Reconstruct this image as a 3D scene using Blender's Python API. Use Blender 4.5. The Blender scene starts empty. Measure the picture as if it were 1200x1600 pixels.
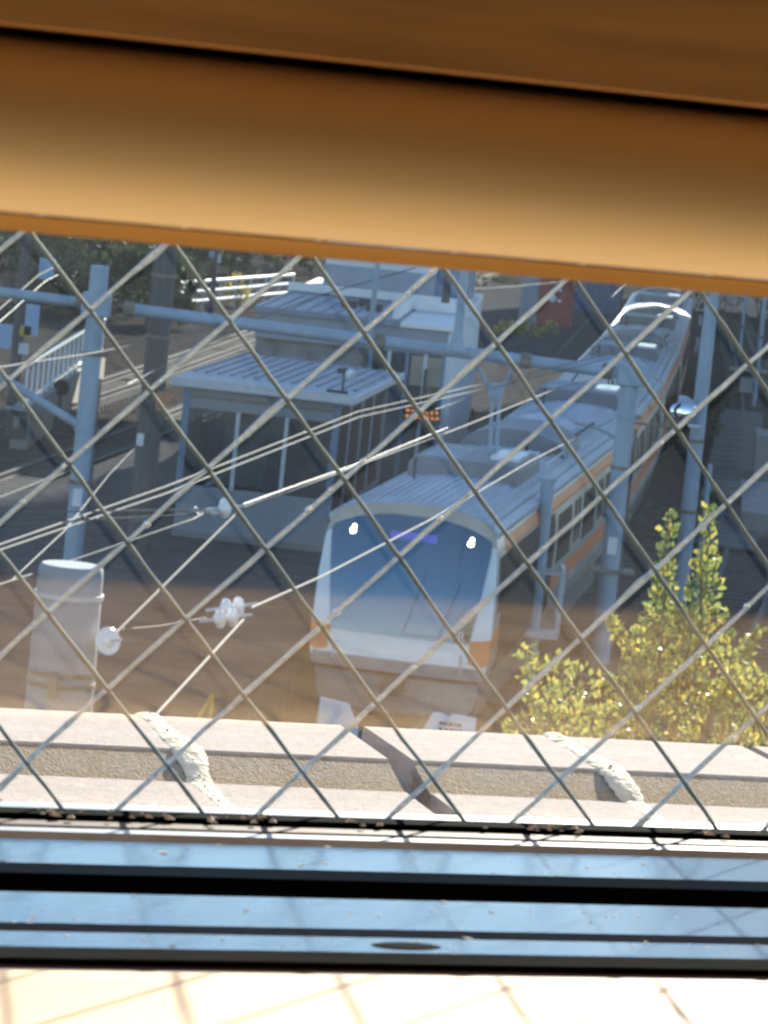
import bpy, math, random
from mathutils import Vector, Matrix, noise
random.seed(7)
R = math.radians
S = bpy.context.scene
COL = S.collection
V = Vector

# ------------------------------------------------------------------ camera
HC = 9.0                                   # camera height above the rails
FPX, PITCH, ROLL = 5500.0, R(6.1), R(5.8)  # focal length in photo pixels (1200 wide)
O = V((0, 0, HC))
_fw = V((0, math.cos(PITCH), -math.sin(PITCH)))
_r0 = V((1, 0, 0)); _u0 = _r0.cross(_fw)
_rt = math.cos(ROLL) * _r0 + math.sin(ROLL) * _u0
_up = math.cos(ROLL) * _u0 - math.sin(ROLL) * _r0
cd = bpy.data.cameras.new('camera')
cam = bpy.data.objects.new('camera', cd); COL.objects.link(cam)
cd.sensor_fit = 'HORIZONTAL'; cd.sensor_width = 36
cd.lens = 36 * FPX / 1200
cd.clip_start = 0.02; cd.clip_end = 3000
M = Matrix((_rt, _up, -_fw)).transposed().to_4x4(); M.translation = O
cam.matrix_world = M
cd.dof.use_dof = True; cd.dof.focus_distance = 1.05; cd.dof.aperture_fstop = cd.lens / 0.95
S.camera = cam

# ------------------------------------------------------------------ light
SUN_AZ, SUN_EL = R(15), R(22)
w = bpy.data.worlds.new('World'); S.world = w; w.use_nodes = True
nt = w.node_tree; bg = nt.nodes['Background']
sky = nt.nodes.new('ShaderNodeTexSky'); sky.sky_type = 'NISHITA'
sky.sun_disc = False; sky.sun_elevation = SUN_EL; sky.sun_rotation = SUN_AZ
sky.air_density = 1.0; sky.dust_density = 0.1; sky.ozone_density = 3.0
nt.links.new(sky.outputs[0], bg.inputs[0]); bg.inputs[1].default_value = 0.10
sd = bpy.data.lights.new('sun', 'SUN'); sd.energy = 5.0; sd.angle = R(0.55); sd.color = (1.0, 0.93, 0.82)
sun = bpy.data.objects.new('sun', sd); COL.objects.link(sun)
_s = V((math.sin(SUN_AZ) * math.cos(SUN_EL), math.cos(SUN_AZ) * math.cos(SUN_EL), math.sin(SUN_EL)))
sun.rotation_euler = _s.to_track_quat('Z', 'Y').to_euler(); sun.location = (20, 40, 60)
vs = S.view_settings
vs.view_transform = 'Standard'; vs.look = 'None'; vs.gamma = 1.0; vs.use_curve_mapping = False
vs.exposure = 1.6
S.cycles.max_bounces = 7; S.cycles.transparent_max_bounces = 16; S.cycles.diffuse_bounces = 4; S.cycles.glossy_bounces = 3
S.cycles.use_adaptive_sampling = True; S.cycles.adaptive_threshold = 0.02
S.cycles.caustics_reflective = False; S.cycles.caustics_refractive = False
S.cycles.use_denoising = True

# ------------------------------------------------------------------ placing helpers (a photo pixel meets a plane)
def ray(x, y): return _fw + _rt * ((x - 600) / FPX) - _up * ((y - 800) / FPX)
def atY(x, y, Y): d = ray(x, y); return O + d * (Y / d.y)
def gp(x, y, Z=0.0): d = ray(x, y); return O + d * ((Z - HC) / d.z)

# ------------------------------------------------------------------ materials
def mat(name, col, rough=0.6, metal=0.0, var=0.15, scale=8.0, bump=0.0, bscale=None, emit=None, estr=0, stretch=None, col2=None, spec=0.5, coat=0):
    m = bpy.data.materials.new(name); m.use_nodes = True
    n = m.node_tree.nodes; l = m.node_tree.links; b = n['Principled BSDF']
    b.inputs['Roughness'].default_value = rough; b.inputs['Metallic'].default_value = metal
    b.inputs['Specular IOR Level'].default_value = spec
    b.inputs['Coat Weight'].default_value = coat
    tc = n.new('ShaderNodeTexCoord'); mp = n.new('ShaderNodeMapping')
    l.new(tc.outputs['Object'], mp.inputs[0])
    if stretch: mp.inputs['Scale'].default_value = stretch
    nz = n.new('ShaderNodeTexNoise'); nz.inputs['Scale'].default_value = scale; nz.inputs['Detail'].default_value = 6
    l.new(mp.outputs[0], nz.inputs['Vector'])
    rp = n.new('ShaderNodeValToRGB'); l.new(nz.outputs[0], rp.inputs[0])
    c2 = col2 if col2 else tuple(c * (1 - var) for c in col)
    c1 = col if col2 else tuple(min(1, c * (1 + var)) for c in col)
    rp.color_ramp.elements[0].position = 0.32; rp.color_ramp.elements[1].position = 0.68
    rp.color_ramp.elements[0].color = (*c2, 1); rp.color_ramp.elements[1].color = (*c1, 1)
    l.new(rp.outputs[0], b.inputs['Base Color'])
    if bump:
        nb = n.new('ShaderNodeTexNoise'); nb.inputs['Scale'].default_value = bscale or scale * 6; nb.inputs['Detail'].default_value = 4
        l.new(mp.outputs[0], nb.inputs['Vector'])
        bp = n.new('ShaderNodeBump'); bp.inputs['Strength'].default_value = bump; bp.inputs['Distance'].default_value = 0.02
        l.new(nb.outputs[0], bp.inputs['Height']); l.new(bp.outputs[0], b.inputs['Normal'])
    if emit:
        b.inputs['Emission Color'].default_value = (*emit, 1); b.inputs['Emission Strength'].default_value = estr
    return m

def glassmat(name, tint, refl=0.045, dust=0.0, dustcol=(.6, .6, .6), rough=0.0, dscale=40):
    """thin clear glass: transparent + mirror reflection rising at grazing angles + a dust film"""
    m = bpy.data.materials.new(name); m.use_nodes = True
    n = m.node_tree.nodes; l = m.node_tree.links
    n.remove(n['Principled BSDF']); out = n['Material Output']
    lw = n.new('ShaderNodeLayerWeight'); lw.inputs['Blend'].default_value = 0.5
    pw = n.new('ShaderNodeMath'); pw.operation = 'POWER'; pw.inputs[1].default_value = 4.0; l.new(lw.outputs['Facing'], pw.inputs[0])
    ma = n.new('ShaderNodeMath'); ma.operation = 'MULTIPLY_ADD'; ma.inputs[1].default_value = 0.9; ma.inputs[2].default_value = refl
    ma.use_clamp = True; l.new(pw.outputs[0], ma.inputs[0])
    tr = n.new('ShaderNodeBsdfTransparent'); tr.inputs[0].default_value = (*tint, 1)
    gl = n.new('ShaderNodeBsdfGlossy'); gl.inputs['Roughness'].default_value = rough
    mx = n.new('ShaderNodeMixShader'); l.new(ma.outputs[0], mx.inputs[0]); l.new(tr.outputs[0], mx.inputs[1]); l.new(gl.outputs[0], mx.inputs[2])
    last = mx
    if dust:
        tc = n.new('ShaderNodeTexCoord'); nz = n.new('ShaderNodeTexNoise'); nz.inputs['Scale'].default_value = dscale; nz.inputs['Detail'].default_value = 5
        l.new(tc.outputs['Object'], nz.inputs['Vector'])
        mr = n.new('ShaderNodeMapRange'); mr.inputs[1].default_value = .35; mr.inputs[2].default_value = .8
        mr.inputs[3].default_value = dust * .6; mr.inputs[4].default_value = dust * 1.6; l.new(nz.outputs[0], mr.inputs[0])
        tl = n.new('ShaderNodeBsdfTranslucent'); tl.inputs[0].default_value = (*dustcol, 1)
        m2 = n.new('ShaderNodeMixShader'); l.new(mr.outputs[0], m2.inputs[0]); l.new(mx.outputs[0], m2.inputs[1]); l.new(tl.outputs[0], m2.inputs[2])
        last = m2
    l.new(last.outputs[0], out.inputs[0])
    return m

def leafmat(name, c1, c2, c3, trans=0.45, rough=.38):
    m = bpy.data.materials.new(name); m.use_nodes = True
    n = m.node_tree.nodes; l = m.node_tree.links; b = n['Principled BSDF']; out = n['Material Output']
    g = n.new('ShaderNodeNewGeometry')
    rp = n.new('ShaderNodeValToRGB'); e = rp.color_ramp.elements
    e[0].color = (*c1, 1); e[1].color = (*c3, 1); k = e.new(0.55); k.color = (*c2, 1)
    l.new(g.outputs['Random Per Island'], rp.inputs[0]); l.new(rp.outputs[0], b.inputs['Base Color'])
    b.inputs['Roughness'].default_value = rough
    tl = n.new('ShaderNodeBsdfTranslucent'); l.new(rp.outputs[0], tl.inputs[0])
    mx = n.new('ShaderNodeMixShader'); mx.inputs[0].default_value = trans
    l.new(b.outputs[0], mx.inputs[1]); l.new(tl.outputs[0], mx.inputs[2]); l.new(mx.outputs[0], out.inputs[0])
    return m

MT = dict(
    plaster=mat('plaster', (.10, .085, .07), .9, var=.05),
    roomfloor=mat('room_floor', (.06, .04, .022), .6, var=.3, scale=4, stretch=(1, 12, 1)),
    sill=mat('sill_wood', (.90, .57, .27), .5, col2=(.62, .33, .115), scale=3, stretch=(1.0, 16, 16)),
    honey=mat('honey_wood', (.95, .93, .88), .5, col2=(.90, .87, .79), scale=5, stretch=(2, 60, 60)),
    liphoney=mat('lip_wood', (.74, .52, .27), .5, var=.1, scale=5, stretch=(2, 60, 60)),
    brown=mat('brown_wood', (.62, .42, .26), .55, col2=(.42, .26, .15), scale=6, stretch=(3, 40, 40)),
    alu=mat('anodised_aluminium', (.035, .085, .16), .13, metal=.0, var=.12, scale=14, stretch=(1, 20, 20), bump=.05, bscale=200),
    alub=mat('dull_aluminium', (.30, .30, .31), .45, metal=.8, var=.2, scale=30),
    black=mat('black_rubber_and_shade', (.0025, .0025, .0025), .95, var=.3, scale=40, spec=0.02),
    dust=mat('dust_crumbs', (.55, .5, .45), .95, var=.2),
    darkwood=mat('dark_brown_gap_shade', (.07, .028, .012), .6, var=.3, scale=30),
    wirea=mat('sunlit_wire', (.68, .82, 1.0), .28, metal=.35, var=.10, scale=300, bump=.25, bscale=900),  # wire set that gleams, the sun's sheen put into its pale colour
    wireb=mat('unlit_wire', (.15, .20, .22), .75, metal=.0, var=.15, scale=300),  # same wire, coloured dark as the set that misses the sun
    coping=mat('coping_stone', (.44, .345, .30), .95, col2=(.355, .275, .235), scale=130, bump=.25, bscale=420),
    riser=mat('rough_riser', (.40, .275, .16), 1.0, col2=(.26, .17, .085), scale=200, bump=.5, bscale=420),
    seal=mat('old_sealant', (.76, .66, .52), .85, col2=(.58, .47, .34), scale=160, bump=.4, bscale=220),
    sealdark=mat('sealant_crumb', (.11, .075, .045), .9),
    concrete=mat('concrete', (.26, .26, .255), .9, col2=(.19, .19, .19), scale=3, bump=.2, bscale=40, stretch=(1, 1, .3)),
    concretepole=mat('pole_concrete', (.33, .35, .39), .85, col2=(.24, .26, .29), scale=6, bump=.2, bscale=60, stretch=(1, 1, .35)),
    ballast=mat('ballast', (.085, .075, .068), 1.0, col2=(.022, .022, .024), scale=1.6, bump=.8, bscale=9, spec=0),
    asphalt=mat('asphalt', (.06, .06, .06), .9, var=.25, scale=3, bump=.2),
    platform=mat('platform_paving', (.075, .075, .078), .95, var=.25, scale=2.5, spec=0),
    rail=mat('rail_steel', (.13, .12, .12), .7, metal=.0, spec=.1, var=.15),
    sleeper=mat('sleeper', (.07, .065, .06), .95, var=.3, scale=3),
    mast=mat('galvanised_mast', (.33, .42, .52), .5, metal=.0, col2=(.25, .325, .41), scale=3, stretch=(1, 1, .3)),
    mastrust=mat('dirty_fitting', (.20, .165, .13), .8, var=.3, scale=10),
    stainless=mat('stainless', (.40, .40, .41), .38, metal=.7, var=.07, scale=2, stretch=(1, .2, 1)),
    white=mat('white_paint', (.78, .78, .80), .38, var=.04, scale=4, coat=.3),
    trainroof=mat('train_roof', (.48, .52, .57), .6, col2=(.34, .375, .42), scale=1.2, stretch=(2, .3, 1)),
    trainbox=mat('roof_unit', (.25, .25, .27), .65, col2=(.18, .18, .20), scale=2),
    orange=mat('orange_band', (.72, .17, .025), .4, var=.06, scale=3, coat=.2),
    blackglass=mat('black_glass', (.006, .010, .016), .05, var=.1, spec=.5, coat=0.0),
    darkside=mat('dark_glass_and_shade', (.006, .006, .007), .4, var=.3, spec=.08),  # also colours the painted shade on the lead car's flank
    under=mat('underframe', (.06, .06, .063), .8, var=.3, scale=4),
    skirt=mat('grey_skirt', (.24, .24, .25), .6, var=.15, scale=4),
    lamp=mat('headlamp', (1, 1, 1), .3, emit=(1, .97, .9), estr=9),
    led=mat('blue_led', (.01, .012, .03), .4, emit=(.08, .10, .55), estr=.34),
    ledor=mat('orange_led', (.3, .1, .02), .4, emit=(1, .36, .06), estr=.32),
    roofshade=mat('kiosk_roof_metal', (.23, .27, .34), .5, metal=.1, col2=(.145, .175, .23), scale=1.6, stretch=(.4, 1.5, 1)),
    wallgrey=mat('grey_panel', (.25, .275, .32), .55, var=.08, scale=2),
    frame=mat('light_frame', (.50, .53, .58), .4, metal=.2, var=.08),
    frameblue=mat('blue_grey_frame', (.14, .21, .32), .45, metal=.2, var=.12),
    creamroof=mat('white_roof_sheet', (.78, .76, .74), .6, var=.06, scale=2),
    cream=mat('cream_wall', (.60, .63, .65), .75, var=.06, scale=1),
    beigewall=mat('beige_wall', (.36, .30, .235), .9, col2=(.26, .215, .17), scale=1.5),
    inside=mat('interior_dark', (.26, .25, .26), .8, var=.5, scale=1.5),
    furniture=mat('seat_blue', (.05, .09, .16), .6, var=.2),
    poster=mat('posters', (.45, .36, .28), .7, col2=(.10, .14, .20), scale=2.2),
    tarwood=mat('tarred_pole', (.115, .105, .105), .85, col2=(.075, .068, .068), scale=3, stretch=(4, 4, .4), bump=.3),
    insul=mat('white_porcelain', (.80, .80, .80), .18, var=.04, coat=.6),
    cable=mat('bare_cable', (.075, .072, .072), .8, metal=.0, var=.15, scale=3),
    cabledark=mat('dark_cable', (.02, .02, .022), .6),
    yellow=mat('yellow_paint', (.55, .36, .03), .55, var=.12),
    red=mat('red_oxide', (.38, .085, .06), .7, col2=(.24, .05, .04), scale=1.5),
    greypanel=mat('grey_cabinet', (.33, .32, .32), .6, var=.1),
    bluefence=mat('blue_sheet', (.07, .10, .18), .6, var=.2),
    plank=mat('walkway_plank', (.13, .13, .13), .85, col2=(.075, .075, .078), scale=2.5, stretch=(1, 4, 1)),
    mirror=mat('mirror_steel', (.86, .88, .90), .04, metal=1.0, var=.02),
    bark=mat('bark', (.12, .085, .055), .9, var=.3, scale=20, bump=.4),
    twig=mat('reddish_twig', (.20, .10, .05), .8, var=.2),
    signor=mat('orange_sign', (.50, .20, .09), .6, var=.08),
    signblue=mat('pale_blue_plate', (.30, .42, .60), .5, var=.1),
    ink=mat('black_ink', (.02, .02, .02), .6),
    facade=mat('facade_render', (.36, .34, .31), .9, var=.08, scale=1),
    winglass=mat('building_window', (.03, .035, .04), .1, var=.3, spec=.6),
)
MT['glass'] = glassmat('wired_window_glass', (.955, .985, .97), refl=.185, rough=.045, dust=.009, dustcol=(.75, .84, .95))
MT['glassout'] = glassmat('wired_glass_outer_face', (.97, .985, .98), refl=.0, dust=.006, dustcol=(.75, .84, .95))
MT['blackglass'].node_tree.nodes['Principled BSDF'].inputs['IOR'].default_value = 2.3
MT['blackglass'].node_tree.nodes['Principled BSDF'].inputs['Specular Tint'].default_value = (.45, .75, 1, 1)
MT['alu'].node_tree.nodes['Principled BSDF'].inputs['IOR'].default_value = 1.5
MT['cage'] = mat('cage_paint', (.55, .57, .60), .5)
MT['kioskglass'] = glassmat('kiosk_glass', (.78, .85, .90), refl=.09)
MT['leaf'] = leafmat('leaf', (.07, .12, .035), (.30, .34, .09), (.62, .48, .10), .45, .32)
MT['farleaf'] = leafmat('far_leaf', (.035, .05, .022), (.06, .08, .03), (.10, .11, .045), .2, .8)
MT['yelleaf'] = leafmat('yellow_leaf', (.16, .18, .05), (.42, .36, .08), (.62, .48, .10), .4)

# ------------------------------------------------------------------ mesh helpers
class MB:
    def __init__(s): s.v = []; s.f = []
    def add(s, vs, fs):
        b = len(s.v); s.v += [tuple(q) for q in vs]; s.f += [tuple(i + b for i in f) for f in fs]; return s
    def box(s, x0, x1, y0, y1, z0, z1):
        return s.add([(x0, y0, z0), (x1, y0, z0), (x1, y1, z0), (x0, y1, z0), (x0, y0, z1), (x1, y0, z1), (x1, y1, z1), (x0, y1, z1)],
                     [(0, 3, 2, 1), (4, 5, 6, 7), (0, 1, 5, 4), (1, 2, 6, 5), (2, 3, 7, 6), (3, 0, 4, 7)])
    def hexa(s, p):
        return s.add(p, [(0, 3, 2, 1), (4, 5, 6, 7), (0, 1, 5, 4), (1, 2, 6, 5), (2, 3, 7, 6), (3, 0, 4, 7)])
    def prism(s, prof, a0, a1, axis='y', cap=True):
        """profile in the plane across `axis`, swept from a0 to a1 (axis y: (x,z); axis x: (y,z); axis z: (x,y))"""
        def pt(q, a): return {'y': (q[0], a, q[1]), 'x': (a, q[0], q[1]), 'z': (q[0], q[1], a)}[axis]
        n = len(prof)
        vs = [pt(q, a0) for q in prof] + [pt(q, a1) for q in prof]
        fs = [(i, (i + 1) % n, n + (i + 1) % n, n + i) for i in range(n)]
        if cap: fs += [tuple(range(n))[::-1], tuple(range(n, 2 * n))]
        return s.add(vs, fs)
    def tube(s, pts, r, n=8, cap=True):
        pts = [V(q) for q in pts]; rs = r if isinstance(r, (list, tuple)) else [r] * len(pts)
        vs = []; fs = []; ref = None
        for i, q in enumerate(pts):
            d = (pts[min(i + 1, len(pts) - 1)] - pts[max(i - 1, 0)]).normalized()
            if ref is None: ref = V((0, 0, 1)) if abs(d.z) < .9 else V((1, 0, 0))
            a = (ref - d * ref.dot(d)).normalized(); ref = a; b = d.cross(a)
            for k in range(n):
                t = 2 * math.pi * k / n; vs.append(q + (a * math.cos(t) + b * math.sin(t)) * rs[i])
        for i in range(len(pts) - 1):
            for k in range(n): fs.append((i * n + k, i * n + (k + 1) % n, (i + 1) * n + (k + 1) % n, (i + 1) * n + k))
        if cap: fs += [tuple(range(n))[::-1], tuple((len(pts) - 1) * n + k for k in range(n))]
        return s.add(vs, fs)
    def lathe(s, prof, c, axis, n=16):
        """prof: (distance along axis, radius)"""
        ax = V(axis).normalized(); c = V(c)
        return s.tube([c + ax * p[0] for p in prof], [max(p[1], 1e-4) for p in prof], n)
    def build(s, name, m, parent=None, off=(0, 0, 0), smooth=False, bevel=0):
        me = bpy.data.meshes.new(name); o = V(off)
        me.from_pydata([tuple(V(q) - o) for q in s.v], [], s.f); me.validate()
        import bmesh
        bm = bmesh.new(); bm.from_mesh(me); bmesh.ops.recalc_face_normals(bm, faces=bm.faces); bm.to_mesh(me); bm.free()
        me.materials.append(MT[m] if isinstance(m, str) else m)
        ob = bpy.data.objects.new(name, me); COL.objects.link(ob)
        if parent: ob.parent = parent
        if smooth:
            me.polygons.foreach_set('use_smooth', [True] * len(me.polygons))
            try: me.set_sharp_from_angle(angle=R(40))
            except Exception: pass
        if bevel:
            b = ob.modifiers.new('bevel', 'BEVEL'); b.width = bevel; b.segments = 2; b.limit_method = 'ANGLE'
        return ob

def tag(o, label=None, cat=None, group=None, kind=None):
    if label: o['label'] = label
    if cat: o['category'] = cat
    if group: o['group'] = group
    if kind: o['kind'] = kind
    return o
def thing(name, label, cat, loc=(0, 0, 0), rz=0.0, group=None):
    o = bpy.data.objects.new(name, None); COL.objects.link(o); o.empty_display_size = .2
    o.location = loc; o.rotation_euler = (0, 0, rz)
    return tag(o, label, cat, group)
def copyobj(o, parent, loc=None, name=None):
    c = o.copy(); COL.objects.link(c); c.parent = parent
    if loc is not None: c.location = loc
    return c
def yaw(a): return V((math.sin(a), math.cos(a), 0))

# ================================================================== SETTING: ground
g = MB()
N = 60
g.add([(-900, -200, 0), (900, -200, 0), (900, 1600, 0), (-900, 1600, 0)], [(0, 1, 2, 3)])
tag(g.build('ground', 'ballast'), kind='structure')

TY = R(8.4)                                    # heading of the near track
def seg_path(start, yaws):                     # polyline from (length, yaw) pieces
    p = [V(start)]
    for L, a in yaws: p.append(p[-1] + yaw(a) * L)
    return p
front = atY(621, 1010, 53); FRONT = V((front.x, 53.0, 0))
car_len = 20.0
cars = [(FRONT, R(8.4))]
p1 = FRONT + yaw(R(8.4)) * (car_len + .5)
pcur = p1
for yw_ in (6.5, 5.6, 5.1, 4.7, 4.4):
    cars.append((pcur.copy(), R(yw_))); pcur = pcur + yaw(R(yw_)) * (car_len + .5)
p3 = pcur
path0 = [FRONT - yaw(R(8.4)) * 35] + [c[0] for c in cars] + [p3 + yaw(R(4.2)) * 80]

def offset_path(path, d):
    out = []
    for i, q in enumerate(path):
        t = (path[min(i + 1, len(path) - 1)] - path[max(i - 1, 0)]).normalized()
        out.append(q + V((t.y, -t.x, 0)) * d)
    return out
def track(off, label):
    path = offset_path(path0, off)
    root = thing('railway_track', label, 'track', path[0])
    for sgn in (-1, 1):
        rp = offset_path(path, sgn * .534)
        mb = MB()
        for a, b in zip(rp, rp[1:]):
            t = (b - a).normalized(); nrm = V((t.y, -t.x, 0))
            for wdt, z0, z1 in ((.065, .15, .17), (.012, .17, .27), (.034, .27, .31)):
                ps = []
                for q in (a, b): ps += [q - nrm * wdt, q + nrm * wdt]
                mb.hexa([ps[0] + V((0, 0, z0)), ps[1] + V((0, 0, z0)), ps[3] + V((0, 0, z0)), ps[2] + V((0, 0, z0)),
                         ps[0] + V((0, 0, z1)), ps[1] + V((0, 0, z1)), ps[3] + V((0, 0, z1)), ps[2] + V((0, 0, z1))])
        mb.build('rail', 'rail', root, path[0])
    mb = MB()
    for a, b in zip(path, path[1:]):
        L = (b - a).length; t = (b - a) / L; nrm = V((t.y, -t.x, 0))
        for k in range(int(L / .6)):
            c = a + t * (k * .6 + .3)
            q = [c - nrm * 1.05 - t * .11, c + nrm * 1.05 - t * .11, c + nrm * 1.05 + t * .11, c - nrm * 1.05 + t * .11]
            mb.hexa([p + V((0, 0, -.02)) for p in q] + [p + V((0, 0, .15)) for p in q])
    tag(mb.build('sleepers', 'sleeper', root, path[0]), kind='stuff')
track(0, 'ballasted track carrying the train with the orange corners')
track(-12.6, 'ballasted track on the far left past the platform')
track(-16.4, 'ballasted track next to the far left fence')
track(4.2, 'empty track just right of the parked train')

# platform between the train and the far-left tracks
pl = offset_path(path0, -1.62); pr = offset_path(path0, -10.3)
mb = MB()
for i in range(len(pl) - 1):
    a, b, c, d = pl[i], pl[i + 1], pr[i + 1], pr[i]
    if i == 0:
        a = a + (b - a) * .62; d = d + (c - d) * .62
    if i == len(pl) - 2:
        b = a + (b - a) * .5; c = d + (c - d) * .5
    mb.hexa([q + V((0, 0, -.05)) for q in (d, a, b, c)] + [q + V((0, 0, 1.1)) for q in (d, a, b, c)])
tag(mb.build('platform', 'platform'), kind='structure')

# ================================================================== OUR ROOM (wall frame: u right along the wall, n outwards, z above the camera)
WROT = R(20)
WB = Matrix.Translation(O) @ Matrix.Rotation(WROT, 4, 'Z')
def wall_thing(name, label, cat, base):
    o = thing(name, label, cat, WB @ V(base), WROT); return o
def wall_struct(name, mb, m):
    o = mb.build(name, m); o.location = O; o.rotation_euler = (0, 0, WROT); tag(o, kind='structure'); return o
U0, U1, ZB, ZT = -.55, .95, -.135, .62        # window opening
wall_struct('wall_front', MB().box(-3.5, U0, .40, .56, -HC + .02, 3.2).box(U1, 5.5, .40, .56, -HC + .02, 3.2)
            .box(U0, U1, .40, .56, ZT, 3.2).box(U0, U1, .405, .56, -HC + .02, ZB - .004), 'facade')
wall_struct('wall_inside', MB().box(-3.4, U0 - .002, .385, .399, -1.1, 1.5).box(U1 + .002, 4.9, .385, .399, -1.1, 1.5)
            .box(U0 - .002, U1 + .002, .385, .399, ZT + .002, 1.5).box(U0 - .002, U1 + .002, .385, .399, -1.1, ZB - .01), 'plaster')
wall_struct('wall_left', MB().box(-3.5, -3.4, -4.2, .399, -1.3, 1.7), 'plaster')
wall_struct('wall_right', MB().box(4.9, 5.0, -4.2, .399, -1.3, 1.7), 'plaster')
wall_struct('wall_back', MB().box(-3.5, 5.0, -4.3, -4.2, -1.3, 1.7), 'plaster')
wall_struct('floor', MB().box(-3.4, 4.9, -4.2, .384, -1.25, -1.1), 'roomfloor')
wall_struct('ceiling', MB().box(-3.4, 4.9, -4.2, .384, 1.5, 1.65), 'plaster')
# terrace roof outside, under the parapet
PB = Matrix.Translation(O) @ Matrix.Rotation(R(16.8), 4, 'Z')
t = MB().box(-4.5, 7, .62, 2.93, -1.05, -.85)
o = t.build('terrace', 'concrete'); o.location = O; o.rotation_euler = (0, 0, R(16.8)); tag(o, kind='structure')

# ------------------------------------------------------------------ window: sash, glass, wires
win = wall_thing('window', 'aluminium window with diamond wired glass and grooved bottom rails', 'window', (.2, .47, -.104))
b0 = (.2, .47, -.104)
pane = MB().box(U0 + .02, U1 - .02, .4966, .5034, -.112, ZT - .02).build('glass_pane', 'glass', win, b0)
pane.data.materials.append(MT['glassout'])
for pg in pane.data.polygons:
    if pg.normal.y > .5: pg.material_index = 1
PITCHW = .0214
def wire(k, sgn, m, r):
    """wire k through u = u0 + k*pitch at z = -.05, at 45 degrees"""
    u0 = (.1775 if sgn > 0 else .1725) + k * PITCHW
    ang = R(45.2) if sgn > 0 else R(132.2)
    dx, dz = math.cos(ang), math.sin(ang)
    zlo, zhi = -.108, .16
    pts = []; rs = []
    t0, t1 = (zlo + .05) / dz, (zhi + .05) / dz
    if t0 > t1: t0, t1 = t1, t0
    rnd = random.Random(k * 7 + sgn)
    ph = rnd.random() * 6
    n = int((t1 - t0) / .0045)
    for i in range(n + 1):
        t = t0 + (t1 - t0) * i / n
        u = u0 + dx * t; z = -.05 + dz * t
        if u < U0 + .022 or u > U1 - .022: continue
        wob = .00022 * math.sin(t * 60 + ph) + .0001 * rnd.uniform(-1, 1)
        pts.append((u + wob * dz, .5 + .0009 * sgn + .0003 * math.sin(t * 90 + ph), z - wob * dx))
        rs.append(r * (1 + .16 * rnd.uniform(-1, 1) + (.6 if rnd.random() < .05 and sgn > 0 else 0)))
    if len(pts) < 3: return
    o = MB().tube(pts, rs, 7).build('wire', m, None, b0, smooth=True); o.parent = pane
for k in range(-30, 38):
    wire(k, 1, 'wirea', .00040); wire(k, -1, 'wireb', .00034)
MT['glint'] = mat('glint_metal', (.9, .93, .95), .12, metal=1.0, var=.02)  # mirror bright beads added along the wires to make sun glints
wproto = None; rw = random.Random(77)
for k in range(-6, 12):
    for j in range(5):
        t = rw.uniform(-.10, .09); ang = R(45.2)
        u = .1775 + k * PITCHW + math.cos(ang) * t; z = -.05 + math.sin(ang) * t
        if not (.06 < u < .32 and -.100 < z < .02): continue
        if wproto is None:
            wproto = MB().lathe([(-.00062, .0001), (-.0005, .00038), (0, .00056), (.0005, .00038), (.00062, .0001)], (0, 0, 0), (1, 0, 1), 10).build('glint_bead', 'glint', pane, smooth=True); ob = wproto
        else: ob = copyobj(wproto, pane)
        ob.location = (u - b0[0], .5009 - b0[1], z - b0[2]); sc2 = rw.uniform(.75, 1.15); ob.scale = (sc2, sc2, sc2)
# gasket with crumbs of old putty, lip, rails
MB().box(U0 + .01, U1 - .01, .4925, .4965, -.125, -.1035).build('gasket', 'black', win, b0)
MB().box(U0 + .01, U1 - .01, .5036, .515, -.125, -.1065).build('outer_bead', 'alub', win, b0)
mb = MB()
rr = random.Random(3)
for i in range(260):
    u = rr.uniform(.0, .5); 
    if noise.noise(V((u * 60, 0, 3))) < -.05: continue
    q = V((u, rr.uniform(.4900, .4955), -.1035)); s = rr.uniform(.0002, .0007)
    mb.add([q + V((s * a * rr.uniform(.6, 2), s * b, s * c)) for a, b, c in ((-1, -1, -.3), (1, -1, -.3), (1, 1, -.3), (-1, 1, -.3), (0, 0, .8))],
           [(0, 1, 4), (1, 2, 4), (2, 3, 4), (3, 0, 4)])
tag(mb.build('putty_crumbs', 'dust', win, b0), kind='stuff')
def railprof(n0, n1, zt, drop=.02, rnd=.0012):
    return [(n0, zt - drop), (n1, zt - drop), (n1, zt - rnd), (n1 - rnd, zt), (n0 + rnd, zt), (n0, zt - rnd)]
for (n0, n1, zt, mm, nm) in ((.4865, .4922, -.1042, 'darkwood', 'brown_bead'), (.4812, .4862, -.1040, 'alub', 'sash_lip'),
                             (.4632, .4808, -.1046, 'alu', 'sash_rail'), (.4285, .4480, -.1046, 'alu', 'track_rail'),
                             (.4160, .4262, -.1046, 'alu', 'track_rail')):
    MB().prism(railprof(n0, n1, zt), U0 + .004, U1 - .004, 'x').build(nm, mm, win, b0, smooth=False)
MB().box(U0 + .004, U1 - .004, .4112, .4862, -.134, -.1248).build('track_base', 'black', win, b0)
MB().box(U0 + .004, U1 - .004, .4482, .4630, -.1247, -.1075).build('channel_shade', 'black', win, b0)  # black fill puts the shade of the open channel into colour
for nf in (.4630, .4283, .4158):
    MB().box(U0 + .004, U1 - .004, nf - .0005, nf, -.1246, -.1057).build('groove_shade', 'black', win, b0)  # black strips paint the grooves' shade over the rail front faces
mb = MB(); rr = random.Random(9)
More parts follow.
